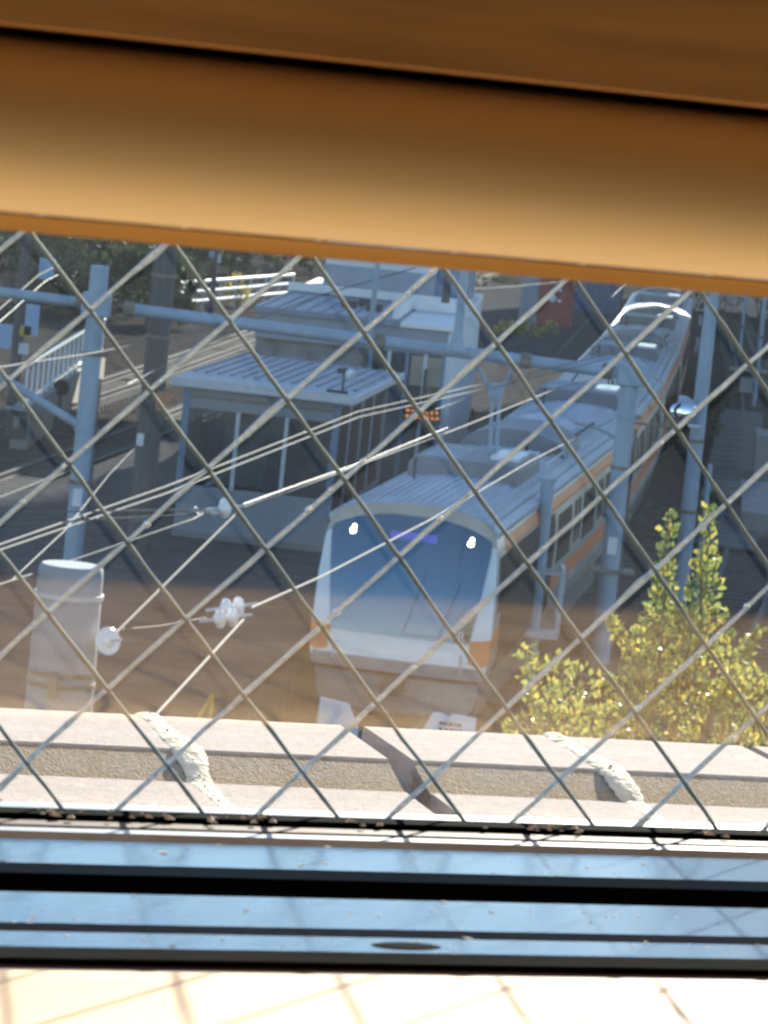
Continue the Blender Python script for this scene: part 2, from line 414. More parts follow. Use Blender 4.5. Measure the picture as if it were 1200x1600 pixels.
for i in range(420):
    n0, n1 = rr.choice(((.464, .480), (.4292, .4472), (.4168, .4256)))
    q = V((rr.uniform(-.05, .5), rr.uniform(n0, n1), -.10455)); s_ = rr.uniform(.00008, .00032) * (2 if rr.random() < .06 else 1); a_ = rr.uniform(0, 3.14)
    l_ = rr.uniform(1, 2.5)
    mb.add([q + V((s_ * l_ * math.cos(a_ + t), s_ * math.sin(a_ + t), h)) for t, h in ((0, 0), (1.57, 0), (3.14, 0), (4.71, 0), (0, s_ * .4))], [(0, 1, 4), (1, 2, 4), (2, 3, 4), (3, 0, 4)])
tag(mb.build('grit', 'dust', win, b0), kind='stuff')
# small roller scuff on the inner rail and side jambs, head
sc_ = MB().lathe([(0, .0026), (.00008, .0024), (.00014, .0015), (.00016, .0)], (0, 0, 0), (0, 0, 1), 20).build('screw_head', 'black', win, smooth=True)
sc_.location = (0.1623 - .2, .4208 - .47, -.1046 + .104); sc_.scale = (1.9, .8, 1)
for u0, u1 in ((U0 + .001, U0 + .025), (U1 - .025, U1 - .001)):
    MB().box(u0, u1, .405, .53, -.134, ZT - .001).build('jamb', 'alu', win, b0)
MB().box(U0 + .026, U1 - .026, .45, .53, ZT - .03, ZT - .001).build('head_rail', 'alu', win, b0)

# ------------------------------------------------------------------ sill
sill = wall_thing('window_sill', 'pale wooden sill glaring in the sun along the bottom edge', 'window sill', (.2, .2, -.125))
sb = (.2, .2, -.125)
nose = [(.262 - .13 * math.sin(R(a)), -.2335 + .13 * math.cos(R(a))) for a in range(0, 46, 3)]
MB().prism([(.170, -.185), (.262, -.185), (.262, -.1250), (.403, -.125), (.403, -.1045), (.401, -.1035)] + nose, -.7, 1.1, 'x').build('board', 'sill', sill, sb, smooth=True)
MB().box(-.7, 1.1, .4035, .4155, -.125, -.1065).build('inner_edge', 'darkwood', sill, sb)

# ------------------------------------------------------------------ wooden blind over the window
bl = wall_thing('wooden_blind', 'honey coloured wooden blind with rounded bottom rail, filling the top', 'blind', (.2, .34, -.013))
bb = (.2, .34, -.013)
prof = []
cn, cz, rad = .348, -.0028, .0088
for i in range(15):                         # rounded inner face from underside up to the top
    a = R(-95 + i * 13)
    prof.append((cn - rad * 1.05 * math.cos(a), cz + rad * math.sin(a)))
prof += [(.366, .0062), (.366, -.0120)]
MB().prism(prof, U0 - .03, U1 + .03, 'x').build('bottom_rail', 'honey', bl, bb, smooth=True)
MB().prism([(.3478, -.01345), (.3685, -.01345), (.3685, -.01255), (.3660, -.01245), (.3490, -.0117), (.3474, -.0118)], U0 - .03, U1 + .03, 'x').build('rail_lip', 'liphoney', bl, bb)
for i in range(14):
    z0 = .0058 + i * .042
    if i == 0:
        MB().box(U0 - .03, U1 + .03, .354, .3655, .0061, .0069).build('gap_shade_strip', 'darkwood', bl, bb)  # dark strip paints the shade in the gap below the stack
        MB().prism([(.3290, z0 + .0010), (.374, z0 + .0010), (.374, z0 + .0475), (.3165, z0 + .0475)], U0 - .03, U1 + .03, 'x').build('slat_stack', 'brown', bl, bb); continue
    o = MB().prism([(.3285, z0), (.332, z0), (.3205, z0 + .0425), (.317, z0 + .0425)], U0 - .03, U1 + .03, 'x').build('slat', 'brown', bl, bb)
for u in (-.3, .62):
    MB().tube([(u, .343, -.010), (u, .343, .6)], .0009, 6).build('ladder_cord', 'honey', bl, bb)

# ================================================================== PARAPET with coping
par = thing('parapet', 'pinkish stone parapet with stepped coping and bulging sealant joints', 'parapet', PB @ V((.5, 2.77, -.85)), R(16.8))
pb = (.5, 2.77, -.85)
def wp(x, y, z):                               # pixel -> parapet frame at height z above the camera
    d = ray(x, y); q = d * (z / d.z); c, s = math.cos(R(16.8)), math.sin(R(16.8))
    return V((q.x * c + q.y * s, -q.x * s + q.y * c, z))
ZU, ZL = -.470, -.497
e1 = wp(600, 1135, ZU).y; e2 = wp(600, 1186, ZU).y
_k2 = e2 / -ZU; _k3 = wp(600, 1236, ZU).y / -ZU       # the band between the treads slopes 16 degrees towards the room
_t = .287 * -ZU * (_k2 - _k3) / (1 + .287 * _k3); ZL = ZU - _t
e3 = wp(600, 1236, ZL).y; e4 = e3 - .26
j1 = wp(268, 1150, ZU).x; j2 = wp(595, 1165, ZU).x; j3 = wp(925, 1185, ZU).x
print('parapet', e1, e2, e3, j1, j2, j3)
sp_ = (j3 - j1) / 2
GAP = .010
edges = [j1 - 3 * sp_, j1 - 2 * sp_, j1 - sp_, j1, j2, j3, j3 + sp_, j3 + 2 * sp_, j3 + 3 * sp_]
for a, b in zip(edges, edges[1:]):
    c = .004
    ga = GAP * (2.0 if a == j2 else 1.0); gb = GAP * (2.0 if b == j2 else 1.0)
    for nm, prf, m in (('coping_stone', [(e1, -.80), (e1, ZU - c), (e1 - c, ZU), (e2 + .002, ZU), (e2, ZU - .001), (e2, ZU - .003), (e2 + .002, -.80)], 'coping'),
                       ('riser_strip', [(e2 - .0008, ZU - .0020), (e3 + .0008, ZL - .0015), (e3 + .0008, -.62), (e2 - .0008, -.62)], 'riser'),
                       ('coping_ledge', [(e3 - .0005, ZL), (e4 + c, ZL - .002), (e4, ZL - c - .002), (e4, -.70), (e3 - .0005, -.70)], 'coping')):
        MB().prism(prf, a + ga / 2, b - gb / 2, 'x').build(nm, m, par, pb)
MB().box(edges[0], edges[-1], e4 + .012, e1 - .014, -.85, -.53).build('core', 'concrete', par, pb)
MB().prism([(e1 - .001, -.79), (e1 - .001, ZU - .021), (e2 + .022, ZU - .021), (e3 + .022, ZL - .021), (e4 + .003, ZL - .021), (e4 + .003, -.69)], j2 - GAP, j2 + GAP, 'x').build('joint_filling', 'concrete', par, pb)
for sgn_, jj in ((0, j1), (1, j3)):            # bulging sealant beads
    path = [(e1 + .004, ZU - .008), (e1 + .001, ZU), (e2, ZU), (e2 - .012, ZU - .0015), (e2 - .030, ZU - .006), (e3, ZL), (e4, ZL - .002)]
    fine = []
    for (a, b) in zip(path, path[1:]):
        n_ = max(2, int(abs(b[0] - a[0]) / .0022))
        for k in range(n_): fine.append((a[0] + (b[0] - a[0]) * k / n_, a[1] + (b[1] - a[1]) * k / n_))
    rnd = random.Random(11 + sgn_)
    NB = 14; vs_ = []; fs_2 = []; pts = []; rs = []
    for i, (y, z) in enumerate(fine):
        up = .55 + .55 * math.exp(-((y - e2 - .01) / .06) ** 2) + (.25 if abs(y - e1) < .03 else 0)
        wv = 1 + .35 * noise.noise(V((y * 40, sgn_ * 9, 0))) + .18 * noise.noise(V((y * 170, sgn_ * 5, 3)))
        w_ = .0088 * up * wv + .003; h_ = .0038 * up * (1 + .4 * noise.noise(V((y * 55, sgn_ * 3, 7))))
        cx2 = jj + .003 * noise.noise(V((y * 18, 5 + sgn_, 0)))
        pts.append((cx2, y, z)); rs.append(min(w_, h_))
        for k in range(NB):
            th = math.pi * k / (NB - 1)
            d_ = 1 + .08 * noise.noise(V((k * .9, y * 260, sgn_ * 11))) + .05 * noise.noise(V((k * 2.1, y * 700, sgn_ * 2)))
            vs_.append((cx2 + w_ * math.cos(th) * d_, y, z - .0012 + h_ * math.sin(th) * d_))
    for i in range(len(fine) - 1):
        for k in range(NB - 1): fs_2.append((i * NB + k, i * NB + k + 1, (i + 1) * NB + k + 1, (i + 1) * NB + k))
        fs_2.append((i * NB + NB - 1, i * NB, (i + 1) * NB, (i + 1) * NB + NB - 1))
    fs_2 += [tuple(range(NB))[::-1], tuple((len(fine) - 1) * NB + k for k in range(NB))]
    MB().add(vs_, fs_2).build('sealant_bead', 'seal', par, pb, smooth=True)
    mb = MB()
    for k in range(45):
        i = rnd.randrange(4, len(pts) - 3); a = rnd.uniform(R(20), R(170)); q = V(pts[i]); q += V((math.cos(a), 0, math.sin(a))) * rs[i] * .93
        s = rnd.uniform(.0003, .0009)
        mb.lathe([(-s, s * .3), (0, s), (s, s * .3)], q, (rnd.uniform(-1, 1), rnd.uniform(-1, 1), .5), 5)
    tag(mb.build('sealant_pits', 'sealdark', par, pb), kind='stuff')

# ================================================================== TRAIN
def body_prof():
    h = [(1.40, .92), (1.475, 1.25), (1.475, 2.35), (1.43, 2.95), (1.36, 3.22), (1.20, 3.40), (.80, 3.52), (.3, 3.57)]
    return [(x, z) for x, z in h] + [(-x, z) for x, z in h[::-1]]
def half_at(z):
    h = [(1.40, .92), (1.475, 1.25), (1.475, 2.35), (1.43, 2.95), (1.36, 3.22), (1.20, 3.40)]
    for (x0, z0), (x1, z1) in zip(h, h[1:]):
        if z0 <= z <= z1: return x0 + (x1 - x0) * (z - z0) / (z1 - z0)
    return 1.2
def side_patch(mb, sgn, y0, y1, z0, z1, out=.006, th=.02):
    zs = [z0] + [z for z in (1.25, 2.35, 2.95, 3.22) if z0 < z < z1] + [z1]
    prf = [(sgn * (half_at(z) + out), z) for z in zs] + [(sgn * (half_at(z) - th), z) for z in zs[::-1]]
    return mb.prism(prf, y0, y1, 'y')
def car(i, label):
    pos, a = cars[i]
    root = thing('train_car', label, 'train car', pos, -a, 'cars of the white and orange commuter train'); root.scale = (.94, 1, .968)
    y0 = .42 if i == 0 else .1
    shell = MB().prism(body_prof(), y0, car_len, 'y').build('body', 'stainless', root, smooth=True)
    # roof skin with ribs
    rp = [(1.25, 3.375), (1.2, 3.405), (.80, 3.527), (.3, 3.577), (-.3, 3.577), (-.80, 3.527), (-1.2, 3.405), (-1.25, 3.375), (-1.2, 3.36), (1.2, 3.36)]
    rf = MB().prism(rp, y0 + .02, car_len - .05, 'y').build('roof', 'trainroof', root)
    for k in range(17):
        x = -1.12 + k * .14; z = 3.577 - max(0, abs(x) - .3) * .1 - max(0, abs(x) - .8) * .2
        MB().box(x - .022, x + .022, y0 + .12, car_len - .3, z - .03, z + .022).build('roof_rib', 'trainroof', None).parent = rf
    for s in (-1, 1):
        MB().prism([(s * 1.36, 3.17), (s * 1.395, 3.17), (s * 1.41, 3.27), (s * 1.30, 3.36), (s * 1.27, 3.34)], y0 + .03, car_len - .02, 'y').build('rain_gutter', 'frame', root)
        side_patch(MB(), s, y0 + .9, car_len - .05, 2.90, 3.12).build('upper_band', 'orange', root)
        side_patch(MB(), s, 8.4 if i == 0 else y0 + .35, car_len - .05, 1.42, 1.72).build('lower_band', 'orange', root)
        if i == 0:
            side_patch(MB(), s, .45, 1.1, 1.42, 1.72).build('lower_band', 'orange', root)
            side_patch(MB(), s, 1.15, 8.35, .96, 2.86, .0095).build('side_shade_panel', 'darkside', root)  # near black sheet painting the shade on the lead car's flank
        if i == 0:
            side_patch(MB(), s, .62, 1.5, 1.95, 2.85, .004).build('cab_window', 'darkside', root)
            side_patch(MB(), s, 1.62, 2.35, 1.05, 2.88, .004).build('cab_door', 'darkside', root)
            side_patch(MB(), s, 2.6, 7.2, 1.74, 2.87, .005).build('side_window', 'darkside', root)
        ys = [3.4, 7.9, 12.4, 16.9]
        for k, yy in enumerate(ys):
            d = side_patch(MB(), s, yy - .68, yy + .68, .98, 2.86, .002).build('door', 'stainless', root)
            for q in (-1, 1):
                w_ = side_patch(MB(), s, yy + q * .33 - .22, yy + q * .33 + .22, 1.95, 2.75, .008).build('pane', 'darkside', None); w_.parent = d
        for k, (a0, a1) in enumerate(((4.5, 6.8), (9.0, 11.3), (13.5, 15.8), (17.9, 19.3))):
            side_patch(MB(), s, a0, a1, 1.85, 2.75, .007).build('side_window', 'darkside', root)
    MB().box(-1.25, 1.25, .8, car_len - .3, .25, .92).build('underframe', 'under', root)
    for yy in (2.9, 5.0, 15.0, 17.1):
        for s in (-1, 1):
            MB().lathe([(-.06, .43), (.06, .43), (.061, .36), (.09, .1)], (s * .534, yy, .72), (s, 0, 0), 20).build('wheel', 'under', root)
    # roof equipment
    un = MB().prism([(-1.0, 3.50), (1.0, 3.50), (1.0, 3.72), (.9, 3.84), (-.9, 3.84), (-1.0, 3.72)], 5.8, 8.9, 'y').build('air_conditioner', 'trainbox', root)
    for k in range(6):
        MB().box(-.8, -.1, 6.2 + k * .4, 6.38 + k * .4, 3.838, 3.852).build('grille', 'trainroof', None).parent = un
    MB().box(.35, .88, 6.6, 8.2, 3.841, 3.90).build('roof_sun_patch', 'white', root)  # white slab painting a sunlit patch on the roof unit
    for k in range(5):
        MB().box(.30, .9, 8.32 + k * .28, 8.44 + k * .28, 3.58, 3.80).build('fin', 'frame', root)
    arch = [(-1.05, 3.45)] + [(1.05 * math.cos(R(180 - t)), 3.5 + .42 * math.sin(R(180 - t))) for t in range(0, 181, 15)] + [(1.05, 3.45)]
    MB().prism(arch, 12.6, 15.6, 'y').build('roof_dome', 'creamroof' if i == 1 else 'trainbox', root, smooth=True)  # second car's dome coloured white for the sunlight on it
    MB().prism([(x * .8, z - .06) for x, z in arch], 15.65, 18.2, 'y').build('roof_dome', 'trainroof', root, smooth=True)
    for x, yy in ((-.7, 4.6), (.55, 10.4)):
        MB().tube([(x, yy, 3.5), (x, yy, 3.9)], .03).build('antenna', 'under', root)
    MB().tube([(.9, 11.0, 3.66), (.9, 19.5, 3.66)], .035).build('roof_pipe', 'under', root)
    MB().tube([(1.05, 9.4, 3.60), (1.05, 12.4, 3.60)], .02).build('roof_pipe', 'frame', root)
    for k in range(4): MB().box(-.95 + k * .22, -.8 + k * .22, 9.3, 9.7, 3.58, 3.66).build('cable_clamp', 'under', root)
    # two-arm pantograph folded on the roof
    if i in (1,):
        for s in (-1, 1):
            MB().tube([(s * .5, 9.6, 3.7), (s * .35, 11.8, 4.0), (s * .5, 10.2, 4.15)], .025).build('pantograph_arm', 'under', root)
        MB().box(-.85, .85, 10.1, 10.25, 4.15, 4.2).build('pantograph_head', 'frame', root)
    if i == 0:
        # front: outline points of the face, raked back a little to the top
        def fy(z, x): return .02 + .05 * max(0, (z - 1.0)) + .052 * max(0, z - 1.0) ** 2 + .10 * (abs(x) / 1.45) ** 2.5
        def sheet(poly, d, name, m, par=root, th=.05):
            vs = [(x, fy(z, x) - d, z) for x, z in poly] + [(x, fy(z, x) - d + th, z) for x, z in poly]
            n = len(poly); fs = [tuple(range(n))[::-1], tuple(range(n, 2 * n))] + [(k, (k + 1) % n, n + (k + 1) % n, n + k) for k in range(n)]
            return MB().add(vs, fs).build(name, m, par)
        def strips(outline, d, name, m, par=root, th=.06, nx=16):
            """outline(x fraction -1..1) -> half width at z; builds a curved sheet by rows"""
            zs = outline; vs = []; fs = []
            for z, hl, hr in zs:
                for k in range(nx + 1):
                    x = -hl + (hl + hr) * k / nx
                    vs.append((x, fy(z, x) - d, z))
            n1 = len(vs)
            vs += [(x, y + th, z) for x, y, z in vs]
            W_ = nx + 1; H_ = len(zs)
            for r in range(H_ - 1):
                for k in range(nx):
                    q = r * W_ + k
                    fs.append((q, q + 1, q + W_ + 1, q + W_)); fs.append((n1 + q, n1 + q + W_, n1 + q + W_ + 1, n1 + q + 1))
            for k in range(nx):
                fs.append((k, n1 + k, n1 + k + 1, k + 1)); q = (H_ - 1) * W_ + k; fs.append((q, q + 1, n1 + q + 1, n1 + q))
            for r in range(H_ - 1):
                q = r * W_; fs.append((q, q + W_, n1 + q + W_, n1 + q)); q = r * W_ + nx; fs.append((q, n1 + q, n1 + q + W_, q + W_))
            return MB().add(vs, fs).build(name, m, par, smooth=True)
        mask = [(.95, 1.40, 1.40), (1.2, 1.46, 1.46), (1.6, 1.47, 1.47), (2.4, 1.455, 1.455), (2.9, 1.42, 1.42), (3.15, 1.37, 1.37), (3.30, 1.28, 1.28), (3.38, 1.1, 1.1), (3.42, .8, .8)]
        strips(mask, .0, 'front_mask', 'white', th=.5)
        ws = [(1.50, 1.13, 1.13), (1.7, 1.17, 1.17), (2.3, 1.25, 1.25), (2.85, 1.31, 1.31), (3.05, 1.32, 1.32), (3.20, 1.28, 1.28), (3.31, 1.14, 1.14), (3.385, .8, .8)]
        wsh = strips(ws, .018, 'windshield', 'blackglass', th=.03)
        for s in (-1, 1):
            sheet([(s * 1.15, 1.20), (s * 1.15, 1.56), (s * 1.30, 1.57), (s * 1.472, 1.60), (s * 1.465, 1.20), (s * 1.36, 1.14)][::s], .008, 'corner_panel', 'orange', th=.3)
            hx, hz = s * .97, 3.05
            MB().lathe([(0, .001), (.001, .045), (.03, .055)], (hx, fy(hz, hx) - .028, hz), (0, 1, 0), 14).lathe([(0, .001), (.001, .022), (.03, .03)], (hx + .015, fy(hz, hx) - .026, hz + .075), (0, 1, 0), 12).build('headlight', 'lamp', root)
        MB().box(-.34, .42, fy(3.03, 0) - .022, fy(3.03, 0) - .019, 2.95, 3.13).build('destination_display', 'led', root)
        # lower front in grey, coupler, skirt
        strips([(.93, 1.38, 1.38), (1.0, 1.42, 1.42), (1.13, 1.40, 1.40)], .012, 'lower_panel', 'skirt', th=.2)
        strips([(.28, 1.15, 1.15), (.45, 1.28, 1.28), (.85, 1.36, 1.36)], -.12, 'skirt', 'skirt', th=.12)
        MB().box(-.16, .16, -.42, .1, .62, .86).build('coupler', 'under', root, bevel=.03)
        for s in (-1, 1):   # wipers
            MB().tube([(.35 + .3 * s, fy(1.6, .6) - .05, 1.56), (.62 + .3 * s, fy(2.5, .6) - .045, 2.55)], .010, 6).build('wiper', 'blackglass', root)
        for s in (-1, 1):
            MB().tube([(s * 1.05, .42, 1.0), (s * 1.05, .02, 1.05), (s * 1.05, -.02, 1.35)], .018, 6).build('grab_rail', 'frame', root)
        # small white marks at the foot of the windshield
        cu = bpy.data.curves.new('mark', 'FONT'); cu.body = 'JR'; cu.size = .22; cu.extrude = .002; cu.align_x = 'CENTER'
        tob = bpy.data.objects.new('mark', cu); COL.objects.link(tob)
        dg = bpy.context.evaluated_depsgraph_get(); me = bpy.data.meshes.new_from_object(tob.evaluated_get(dg)); bpy.data.objects.remove(tob)
        me.materials.append(MT['white']); ob = bpy.data.objects.new('mark', me); COL.objects.link(ob); ob.parent = root
        ob.location = (.98, fy(1.6, .98) - .024, 1.545); ob.rotation_euler = (R(90), 0, 0)
        MB().box(.10, .82, fy(1.55, .4) - .0245, fy(1.55, .4) - .0225, 1.545, 1.565).build('lettering_line', 'wallgrey', root)
    else:
        MB().box(-.5, .5, -.42, .1, 1.0, 3.0).build('gangway_bellows', 'under', root)
    return root
car(0, 'leading train car with black windshield, lit headlamps and orange corners')
car(1, 'second train car coupled behind the leading one')
car(2, 'third train car, curving away near the blind')
car(3, 'fourth train car, just below the blind')
car(4, 'fifth train car, farthest one peeping out under the blind')

# ================================================================== PORTAL GANTRY over the tracks
PC = gp(934, 1060); PLf = gp(104, 985)
PLf = V((PLf.x, PC.y - (PC.x - PLf.x) * -.0 - 1.4, 0))
PLf = atY(104, 985, PC.y - .9); PLf.z = 0
gan = thing('portal_gantry', 'blue grey steel portal gantry with pipe beam above platform and train', 'gantry', PC)
TOPC = atY(985, 560, PC.y).z; TOPL = atY(172, 440, PLf.y).z
def post(p, top, r, nm='post'):
    MB().tube([V((p.x, p.y, 0)), V((p.x, p.y, top))], [r * 1.05, r * .95], 20).build(nm, 'mast', gan, PC, smooth=True)
post(PC, TOPC, .165); post(PLf, TOPL + .25, .165)
bz0 = atY(150, 476, PLf.y).z; bz1 = atY(985, 585, PC.y).z
bd = (V((PC.x, PC.y, bz1)) - V((PLf.x, PLf.y, bz0)))
bs = V((PLf.x, PLf.y, bz0)); bend = bs + bd
MB().tube([bs + bd * .06, bend - bd * .02], .105, 20).build('beam', 'mast', gan, PC, smooth=True)
MB().tube([bs - bd * .9, bs - bd * .02], .09, 18).build('beam', 'mast', gan, PC, smooth=True)
for t_ in (.06, .525, .80, .955, -.03):
    q = bs + bd * t_; d = bd.normalized()
    MB().tube([q - d * .09, q + d * .09], .135, 16).build('beam_collar', 'mastrust', gan, PC)
for q, h in ((V((PC.x, PC.y, 0)), bz1), (V((PLf.x, PLf.y, 0)), bz0)):
    MB().box(q.x - .24, q.x + .24, q.y - .21, q.y + .21, h - .2, h + .2).build('clamp_box', 'mast', gan, PC, bevel=.03)
    MB().lathe([(0, .33), (.04, .33), (.041, .2), (.3, .17)], (q.x, q.y, 0), (0, 0, 1), 18).build('base_flange', 'mastrust', gan, PC)
for q, zs in ((PC, (1.0, 1.9, 2.9, 3.7, 4.6)), (PLf, (1.2, 2.6, 3.5, 4.8))):
    for k, z in enumerate(zs):
        MB().lathe([(-.035, .165), (-.03, .185), (.03, .185), (.035, .165)], (q.x, q.y, z), (0, 0, 1), 18).build('band', 'mastrust' if k % 2 else 'mast', gan, PC)
        MB().box(q.x + .15, q.x + .26, q.y - .05, q.y + .02, z - .04, z + .04).build('bolt_lug', 'mastrust', gan, PC)
    MB().box(q.x - .09, q.x + .07, q.y - .19, q.y - .172, 2.2, 2.5).build('number_plate', 'white', gan, PC)
    MB().tube([(q.x + .19, q.y - .05, .05), (q.x + .19, q.y - .05, 4.4)], .02, 6).build('cable_run', 'under', gan, PC)
cz_ = atY(965, 892, PC.y).z
MB().box(PC.x - .36, PC.x + .42, PC.y - .25, PC.y + .25, cz_ - .03, cz_ + .03).build('platform_plate', 'mastrust', gan, PC)
a_ = atY(965, 658, PC.y); b_ = atY(1060, 668, PC.y - .1)
MB().tube([a_, b_], .025).build('side_arm', 'mastrust', gan, PC)
# slanted brace pipe on the left, small upright on the beam
a_ = atY(0, 588, PLf.y); b_ = atY(122, 664, PLf.y)
MB().tube([a_ - (b_ - a_) * .5, b_], .075, 14).build('brace', 'mast', gan, PC, smooth=True)
def upright(xp, yp, h, r=.07):
    q = atY(xp, yp, PC.y - .6)
    return MB().tube([q, q + V((0, 0, h))], [r, r * .8], 12).build('upright', 'mast', gan, PC, smooth=True)
upright(713, 548, 1.6, .085); upright(578, 530, 1.9, .05)
q = atY(713, 548, PC.y - .6); MB().lathe([(0, .17), (.25, .09), (.35, .085)], q, (0, 0, 1), 14).build('upright_foot', 'mast', gan, PC, smooth=True)
# fork that holds the wires under the beam
for dx in (-14, 14):
    MB().tube([atY(775 + dx * 2.0, 575, PC.y), atY(775 + dx * .4, 615, PC.y), atY(770 + dx * .35, 720, PC.y)], .035, 8).build('drop_arm', 'mast', gan, PC)
MB().box(*[v for pr in zip(atY(763, 610, PC.y) - V((0, .08, .1)), atY(787, 610, PC.y) + V((0, .08, .1))) for v in pr]).build('drop_bracket', 'mast', gan, PC)

# short mast with a railed cage to the right of the train front
sp = gp(822, 1075); sig = thing('cage_post', 'grey post with a railed service cage beside the train front', 'post', sp)
ztop = atY(862, 752, sp.y).z
MB().tube([sp, V((sp.x, sp.y, ztop))], [.125, .11], 16).build('pole', 'mast', sig, sp, smooth=True)
MB().lathe([(0, .15), (.06, .15), (.07, .04)], (sp.x, sp.y, ztop), (0, 0, 1), 14).build('cap', 'mast', sig, sp)
zf = atY(825, 985, sp.y).z; zr = atY(835, 885, sp.y).z
MB().box(sp.x - .42, sp.x + .42, sp.y - .45, sp.y + .1, zf - .05, zf + .04).build('cage_floor', 'cage', sig, sp)
for dx in (-.40, .40):
    for dy in (-.42, .08): MB().box(sp.x + dx - .035, sp.x + dx + .035, sp.y + dy - .035, sp.y + dy + .035, zf + .04, zr).build('cage_post', 'cage', sig, sp)
    MB().box(sp.x + dx - .03, sp.x + dx + .03, sp.y - .42, sp.y + .35, zr, zr + .05).build('hand_rail', 'cage', sig, sp)
for dy in (-.42, .08): MB().box(sp.x - .37, sp.x + .37, sp.y + dy - .022, sp.y + dy + .022, zr - .06, zr - .02).build('cross_rail', 'cage', sig, sp)

# tall mast on the right and things on it
mp_ = gp(1058, 960); ms = thing('catenary_mast', 'tall blue grey mast rising behind the yellow green tree', 'mast', mp_)
mtop = atY(1136, 455, mp_.y).z
MB().tube([mp_, V((mp_.x, mp_.y, mtop))], [.17, .13], 18).build('pole', 'mast', ms, mp_, smooth=True)
for yy in (690, 800):
    q = atY(1096 + (690 - yy) * .11, yy, mp_.y); MB().lathe([(-.04, .165), (.04, .165)], (mp_.x, mp_.y, q.z), (0, 0, 1), 16).build('band', 'mastrust', ms, mp_)
MB().tube([V((mp_.x, mp_.y, mtop - .4)), V((mp_.x + 2.6, mp_.y + 1, mtop - 1.5))], .02).build('stay_wire', 'cable', ms, mp_)
MB().tube([V((mp_.x, mp_.y, mtop - .2)), V((mp_.x - .35, mp_.y - .3, mtop + .3))], .06).build('bracket', 'mast', ms, mp_)
q = V((mp_.x + .32, mp_.y - .1, 0))
MB().tube([q, q + V((0, 0, 3.1))], .05, 8).build('conduit', 'mast', ms, mp_)

mc = atY(1062, 638, mp_.y - .6)
mir = thing('convex_mirror', 'round convex mirror with dark hood next to the tall mast', 'mirror', mc)
MB().lathe([(0, .001), (.02, .10), (.05, .17), (.09, .215), (.10, .23), (.14, .235), (.15, .12), (.155, .001)], mc, (.28, .9, -.25), 28).build('mirror_face', 'mirror', mir, mc, smooth=True)
mb = MB()
MB().tube([mc + V((-.02, .15, 0)), mc + V((.1, .35, -.1)), V((mp_.x, mp_.y, mc.z - .1))], .022, 8).build('arm', 'mastrust', mir, mc)
hood = MB()
for k in range(13):
    pass
cx_ = [(.245 * math.cos(R(100 + k * 13)), .245 * math.sin(R(100 + k * 13))) for k in range(13)]
inn = [(x * .55 - .02, z * .55 - .04) for x, z in cx_]
vs_ = [(mc.x + x, mc.y - .05, mc.z + z) for x, z in cx_] + [(mc.x + x, mc.y - .09, mc.z + z) for x, z in inn]
hood.add(vs_, [(k, k + 1, 13 + k + 1, 13 + k) for k in range(12)])
ho = hood.build('hood', 'black', mir, mc); so = ho.modifiers.new('solid', 'SOLIDIFY'); so.thickness = .02
mir.scale = (1.28, 1.28, 1.28)
lc = atY(1085, 666, mp_.y - .5)
lamp_ = thing('flat_lamp', 'flat white lamp head jutting from the tall mast under the mirror', 'lamp', lc)
MB().lathe([(-.10, .04), (-.08, .10), (0, .145), (.03, .15), (.05, .12), (.06, .02)], lc, (.15, .05, 1), 20).build('shade', 'white', lamp_, lc, smooth=True)
for o_ in lamp_.children: o_.scale = (1.0, 1.2, .55)
MB().tube([lc + V((.1, 0, .03)), V((mp_.x, mp_.y, lc.z + .05))], .025, 8).build('arm', 'mast', lamp_, lc)

# ================================================================== KIOSK: glazed waiting room on the platform
KY = 66.0; KA = R(6.0)
k0 = atY(268, 818, KY); k1 = atY(515, 842, KY)
kz = 1.1; KW = (k1 - k0).length
kio = thing('waiting_room', 'glazed waiting room with flat grey roof on the platform', 'waiting room', (k0.x, KY, kz), -KA)
kh = atY(285, 600, KY).z - kz; kdz = atY(270, 755, KY).z - kz
print('kiosk', KW, kh, kdz)
KD = 8.0
MB().box(0, KW, 0, KD, 0, .12).build('plinth', 'concrete', kio)
MB().box(.04, KW - .04, .02, .16, .12, kdz).build('dado_panel', 'wallgrey', kio)
MB().box(KW - .16, KW - .02, .162, KD, .12, kdz - .3).build('dado_panel', 'wallgrey', kio)
MB().box(.02, .16, .162, KD, .12, kdz - .3).build('dado_panel', 'wallgrey', kio)
MB().box(.02, KW - .02, .0, .14, kh - .42, kh - .03).build('header', 'wallgrey', kio)
MB().box(.03, KW - .03, -.012, -.002, kh - .22, kh - .19).build('header_line', 'mastrust', kio)
MB().box(.17, KW - .03, KD - .1, KD, .12, kh).build('back_wall', 'inside', kio)
MB().box(.2, KW - .2, .2, KD - .15, .121, .14).build('floor_panel', 'inside', kio)
fr = [0.0, .30, .60, .985]
for i, x in enumerate((.0, KW * .345, KW * .655, KW - .14)):
    m = 'frameblue' if i in (0, 3) else 'frame'; wd = .13 if i in (0, 3) else .075
    MB().box(x, x + wd, -.02, .10, kdz - .3 if i in (0, 3) else kdz, kh - .42 if 0 < i < 3 else kh - .03).build('mullion' if 0 < i < 3 else 'corner_post', m, kio)
xs = [.13, KW * .345, KW * .345 + .075, KW * .655, KW * .655 + .075, KW - .14]
for a, b in ((xs[0], xs[1]), (xs[2], xs[3]), (xs[4], xs[5])):
    MB().box(a + .003, b - .003, .035, .047, kdz + .002, kh - .422).build('pane', 'kioskglass', kio)
